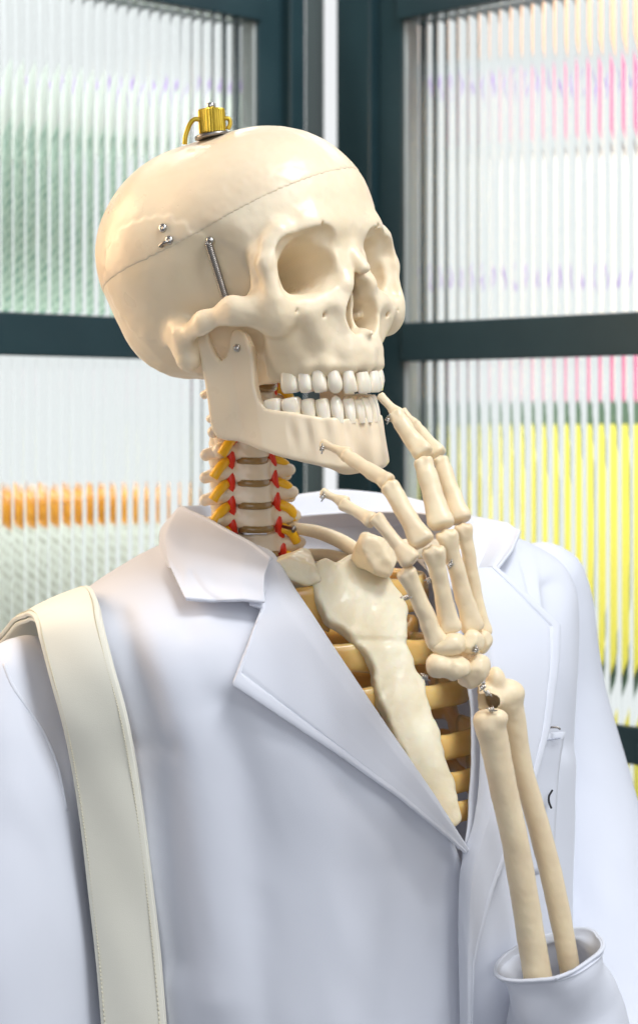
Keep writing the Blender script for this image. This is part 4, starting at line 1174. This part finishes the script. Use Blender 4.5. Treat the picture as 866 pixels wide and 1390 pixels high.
# collar: base of the stand, fold ridge, outer edge; from one front round the back of the neck to the other front
COLLAR = [  # (base), (fold), (outer) each px, py, Y ; Y None -> laid on the coat
    ((376, 796, 1.104), (368, 758, 1.098), (357, 842, None)), ((350, 780, 1.120), (342, 738, 1.112), (330, 839, None)),
    ((335, 770, 1.135), (312, 722, 1.124), (296, 835, None)), ((318, 765, 1.155), (280, 704, 1.142), (256, 832, None)),
    ((305, 762, 1.175), (249, 690, 1.160), (238, 792, None)), ((308, 760, 1.200), (250, 689, 1.190), (219, 757, 1.165)),
    ((340, 758, 1.240), (292, 686, 1.245), (236, 740, 1.230)), ((400, 750, 1.262), (380, 676, 1.275), (350, 722, 1.300)), ((460, 748, 1.270), (462, 666, 1.290), (462, 715, 1.318)),
    ((520, 750, 1.270), (540, 674, 1.292), (560, 715, 1.320)), ((560, 757, 1.255), (604, 690, 1.268), (650, 722, 1.290)),
    ((580, 775, 1.220), (636, 710, 1.222), (694, 747, None)), ((592, 792, 1.175), (634, 745, 1.180), (684, 772, None)), ((600, 806, 1.140), (622, 782, 1.148), (666, 796, None))]
def collar_pt(q, lift):
    if q[2] is None:
        w = on_coat(q[0], q[1], lift)
        return w if w is not None else P(q[0], q[1], 1.2)
    return P(*q)
cb = np.array([tuple(collar_pt(c[0], 0)) for c in COLLAR]); cf = np.array([tuple(collar_pt(c[1], 0)) for c in COLLAR]); co = np.array([tuple(collar_pt(c[2], 0.0125 if 320 < c[2][0] < 433 else 0.0095 if c[2][0] < 433 else 0.013)) for c in COLLAR])
NC = 300
def soft(A, k=0.35):
    # mostly straight between controls so that the collar points stay crisp
    t = np.linspace(0, len(A) - 1, NC); lin = np.stack([np.interp(t, range(len(A)), A[:, i]) for i in range(3)], 1)
    return lin * k + catmull(A, NC) * (1 - k)
cb, cf, co = soft(cb), soft(cf, 0.5), soft(co, 0.92)
out = co - cf
cols = []
for i in range(NC):
    o_, f_, b_ = co[i], cf[i], cb[i]
    toc = np.array([0, 1.19, 0]) - f_ * [1, 1, 0]; toc[2] = 0; toc /= np.linalg.norm(toc) + 1e-9
    mid = f_ * 0.5 + o_ * 0.5 - toc * 0.006 + UB * 0.002
    ctrl = [b_, b_ * 0.5 + f_ * 0.5 + toc * 0.002, f_ + toc * 0.0035 - UB * 0.003, f_, f_ - toc * 0.0035 - UB * 0.0025, mid, f_ * 0.2 + o_ * 0.8 - toc * 0.003, o_]
    cols.append(catmull(ctrl, 64))
_cv = np.vstack(cols); _cv[:, 1] -= 0.3 * cloth_noise(_cv)
_px, _py = proj(_cv); _ln = catmull([(262, 780), (280, 806), (305, 821), (335, 827), (356, 824), (362, 814)], 60)   # crease of the fall above the notch
_ds = np.min(np.hypot(_px[:, None] - _ln[None, :, 0], _py[:, None] - _ln[None, :, 1]), axis=1); _ds2 = np.min(np.hypot(_px[:, None] - _ln[None, :, 0], _py[:, None] - _ln[None, :, 1] + 9), axis=1)
_cv[:, 1] += np.where(_cv[:, 1] < 1.16, 0.0012 * np.exp(-(_ds / 4.0) ** 2) - 0.0007 * np.exp(-(_ds2 / 7.0) ** 2), 0)
collar = cpart(mesh_obj('collar', _cv, grid_faces(NC, 64), M_COAT)); thick(collar, 0.0017, 0)
# crease where the collar fall meets the lapel (gorge seam)
crease = [(264, 786), (280, 806), (305, 821), (335, 826), (357, 822), (362, 812)]

# sleeves
def sleeve(name, path, r, label, nv=70, nu=72, wr=0.0, seed=0, cut=None):
    pts = catmull([tuple(P(*q[:3])) for q in path], nv); rad = np.interp(np.linspace(0, 1, nv), np.linspace(0, 1, len(r)), r)
    t, A, B = frames(pts, (0, -1, 0)); V = []
    rs = np.random.RandomState(seed); ph = rs.rand(6) * 6.28
    for i in range(nv):
        for k in range(nu):
            th = 2 * math.pi * k / nu; s = i / nv
            d = wr * (math.sin(3 * th + 9 * s + ph[0]) + 0.7 * math.sin(2 * th - 14 * s + ph[1]) + 0.5 * math.sin(5 * th + 5 * s + ph[2]))
            rr = rad[i] + d * (min(1, 3 * s) if name == 'sleeve' else 1.0) + (0.0030 * abs(math.sin(1.5 * th + ph[3])) * math.exp(-(i / 6.0)) if name == 'cuff' else 0)
            V.append(pts[i] + A[i] * rr * math.cos(th) * (1.06 if name == 'cuff' else 1.0) + B[i] * rr * math.sin(th))
    F = [(i * nu + k, i * nu + (k + 1) % nu, (i + 1) * nu + (k + 1) % nu, (i + 1) * nu + k) for i in range(nv - 1) for k in range(nu)]
    V = np.array(V); V[:, 1] += 2.2 * cloth_noise(V)
    o = cpart(mesh_obj(name, V, F, M_COAT)); thick(o, 0.0014, 0); o['label'] = label
    return o
sleeve('sleeve', [(70, 902, 1.140), (50, 912, 1.135), (24, 950, 1.122), (6, 1020, 1.108), (-2, 1120, 1.096), (8, 1290, 1.086), (12, 1500, 1.085)], [0.010, 0.024, 0.035, 0.041, 0.043, 0.046, 0.050], 'sleeve hanging beside the shoulder strap', wr=0.0016, seed=3)
sleeve('sleeve', [(700, 786, 1.268), (720, 796, 1.270), (732, 840, 1.272), (748, 950, 1.268), (772, 1090, 1.252), (802, 1260, 1.218), (834, 1420, 1.176), (846, 1530, 1.130)], [0.014, 0.033, 0.0350, 0.035, 0.038, 0.045, 0.050, 0.050], 'sleeve of the bent arm against the yellow panel', wr=0.0015, seed=8)
cuff = sleeve('cuff', [(746, 1296, 1.034), (752, 1316, 1.035), (763, 1360, 1.040), (780, 1450, 1.052), (815, 1560, 1.085)], [0.0252, 0.0245, 0.0262, 0.034, 0.044], 'open cuff around the two forearm bones', nv=50, wr=0.0013, seed=5)

# chest pocket
pk_a = [(712, 1000), (735, 999), (757, 994)]; pk_b = [(706, 1190), (730, 1190), (752, 1180)]
pk = patch('pocket', [(684, 1001), (750, 993)], [(676, 1190), (744, 1185)], [(0, 0.0075), (0.05, 0.006), (0.3, 0.0035), (1, 0.002)], nu=20, nv=20)
stitches([(688, 1008), (716, 1006), (746, 1001)], 0.0085, pk, step=4)

# pen clip in the pocket and the embroidered mark beside it
w = on_coat(731, 991, 0.009)
tube('pen_clip', [w + Vector((-0.003, 0, -0.003)), w + Vector((-0.002, -0.0005, 0.001)), w + Vector((0.002, -0.001, 0.0015)), w + Vector((0.004, -0.001, 0.0005))], 0.0006, M_DARKSTEEL, pk)
tube('embroidered_mark', [on_coat(733, 1072, 0.0075), on_coat(729, 1080, 0.0075), on_coat(729, 1088, 0.0075), on_coat(732, 1096, 0.0075)], 0.0006, M_INK, pk)

# armhole seam on the hanging sleeve: a narrow felled ridge following the cloth
slv = bpy.data.objects['sleeve']; SLV = bvh_of([slv, body])
sp = []
for q in catmull([(6, 902), (18, 932), (38, 962), (60, 996), (78, 1040), (90, 1100)], 40):
    w, n_ = hit(SLV, q[0], q[1])
    if w is not None: sp.append(tuple(w + n_ * 0.0003))
if len(sp) > 6:
    V, F = sweep(np.array(sp), 0.0011, 0.0011, sides=8)
    mesh_obj('seam', V, F, M_COAT, slv)

# hem seam a finger's breadth below the rim of the cuff
cv = np.array([tuple(v.co) for v in cuff.data.vertices]).reshape(50, 72, 3)
for row in (1, 6):
    loop = cv[row]; cen = loop.mean(0); loop = cen + (loop - cen) * (1.0 + (0.035 if row == 1 else 0.03))
    V, F = sweep(np.vstack([loop, loop[:2]]), 0.0009 if row == 1 else 0.0006, 0.0009 if row == 1 else 0.0006, sides=6)
    mesh_obj('hem', V, F, M_COAT, cuff)
# ------------------------------------------------------------------ canvas bag strap over the shoulder
SV = [(206, 1420, None), (196, 1300, None), (187, 1210, None), (176, 1120, None), (163, 1035, None), (149, 965, None), (133, 910, None), (119, 868, None), (-0.1345, 1.0935, 1.3955, 0), (-0.1390, 1.1070, 1.3985, 0), (-0.1450, 1.1230, 1.3975, 0), (-0.1555, 1.1470, 1.3900, 0), (-0.1720, 1.1780, 1.3700, 0), (-2, 946, 1.206), (-14, 1060, 1.215), (-22, 1250, 1.215)]
def strap_pt(q, lift):
    if len(q) == 4: return Vector(q[:3])
    if q[2] is None:
        w = on_coat(q[0], q[1], lift)
        if w is not None: return w
        return P(q[0], q[1], 1.10)
    return P(*q)
path = catmull([tuple(strap_pt(q, 0.010)) for q in SV], 150)
tt = np.gradient(path, axis=0); tt /= np.linalg.norm(tt, axis=1)[:, None]
wd = np.array([catmull([(0.95, -0.25, 0.10)] * 6 + [(0.95, -0.28, 0.12), (0.93, -0.28, 0.16), (0.91, -0.24, 0.24), (0.88, -0.18, 0.32), (0.85, -0.15, 0.38), (0.80, -0.2, 0.42), (0.65, -0.35, 0.5), (0.6, -0.5, 0.4), (0.5, -0.6, 0.2), (0.5, -0.7, 0.1)], 150)])[0]
wd = wd - tt * (wd * tt).sum(1)[:, None]; wd /= np.linalg.norm(wd, axis=1)[:, None]
nn = np.cross(wd, tt); nn *= np.sign(-(nn[:, 1:2]) - 1e-9 + 0.8 * nn[:, 2:3])
half = 0.0176
def band(name, off, parent, hw=half, t=0.0024):
    V = []
    us = np.linspace(-1, 1, 13)
    for i in range(len(path)):
        for u in us:
            V.append(path[i] + wd[i] * u * hw + nn[i] * (off + 0.0012 * (1 - u * u) + 0.0004 * math.sin(i * 0.2 + u * 3)))
    o = mesh_obj(name, V, grid_faces(len(path), 13), M_STRAP, parent); thick(o, t, 0)
    bv = o.modifiers.new('soft_edge', 'BEVEL'); bv.width = 0.0006; bv.segments = 2; bv.limit_method = 'ANGLE'
    return o
strap = tag(band('shoulder_strap', 0.0030, None), 'cream canvas bag strap looped over the shoulder of the coat', 'bag strap')
band('strap_underside', 0.0000, strap, half * 0.985, 0.0022)
for u in (-0.86, 0.86):
    V, F = [], []
    for i in range(0, 146, 1):
        a = path[i] + wd[i] * u * half + nn[i] * 0.0046; b = path[i + 1] + wd[i + 1] * u * half + nn[i + 1] * 0.0046
        for s in (0, 0.5):
            q0, q1 = a + (b - a) * s, a + (b - a) * (s + 0.33)
            v, f = sweep(np.array([q0, (q0 + q1) / 2 + nn[i] * 0.0002, q1]), 0.00028, 0.00028, sides=5)
            F += [tuple(x + len(V) for x in g) for g in f]; V += list(v)
    st = mesh_obj('stitching', V, F, M_STRAPTHREAD, strap); st['kind'] = 'stuff'
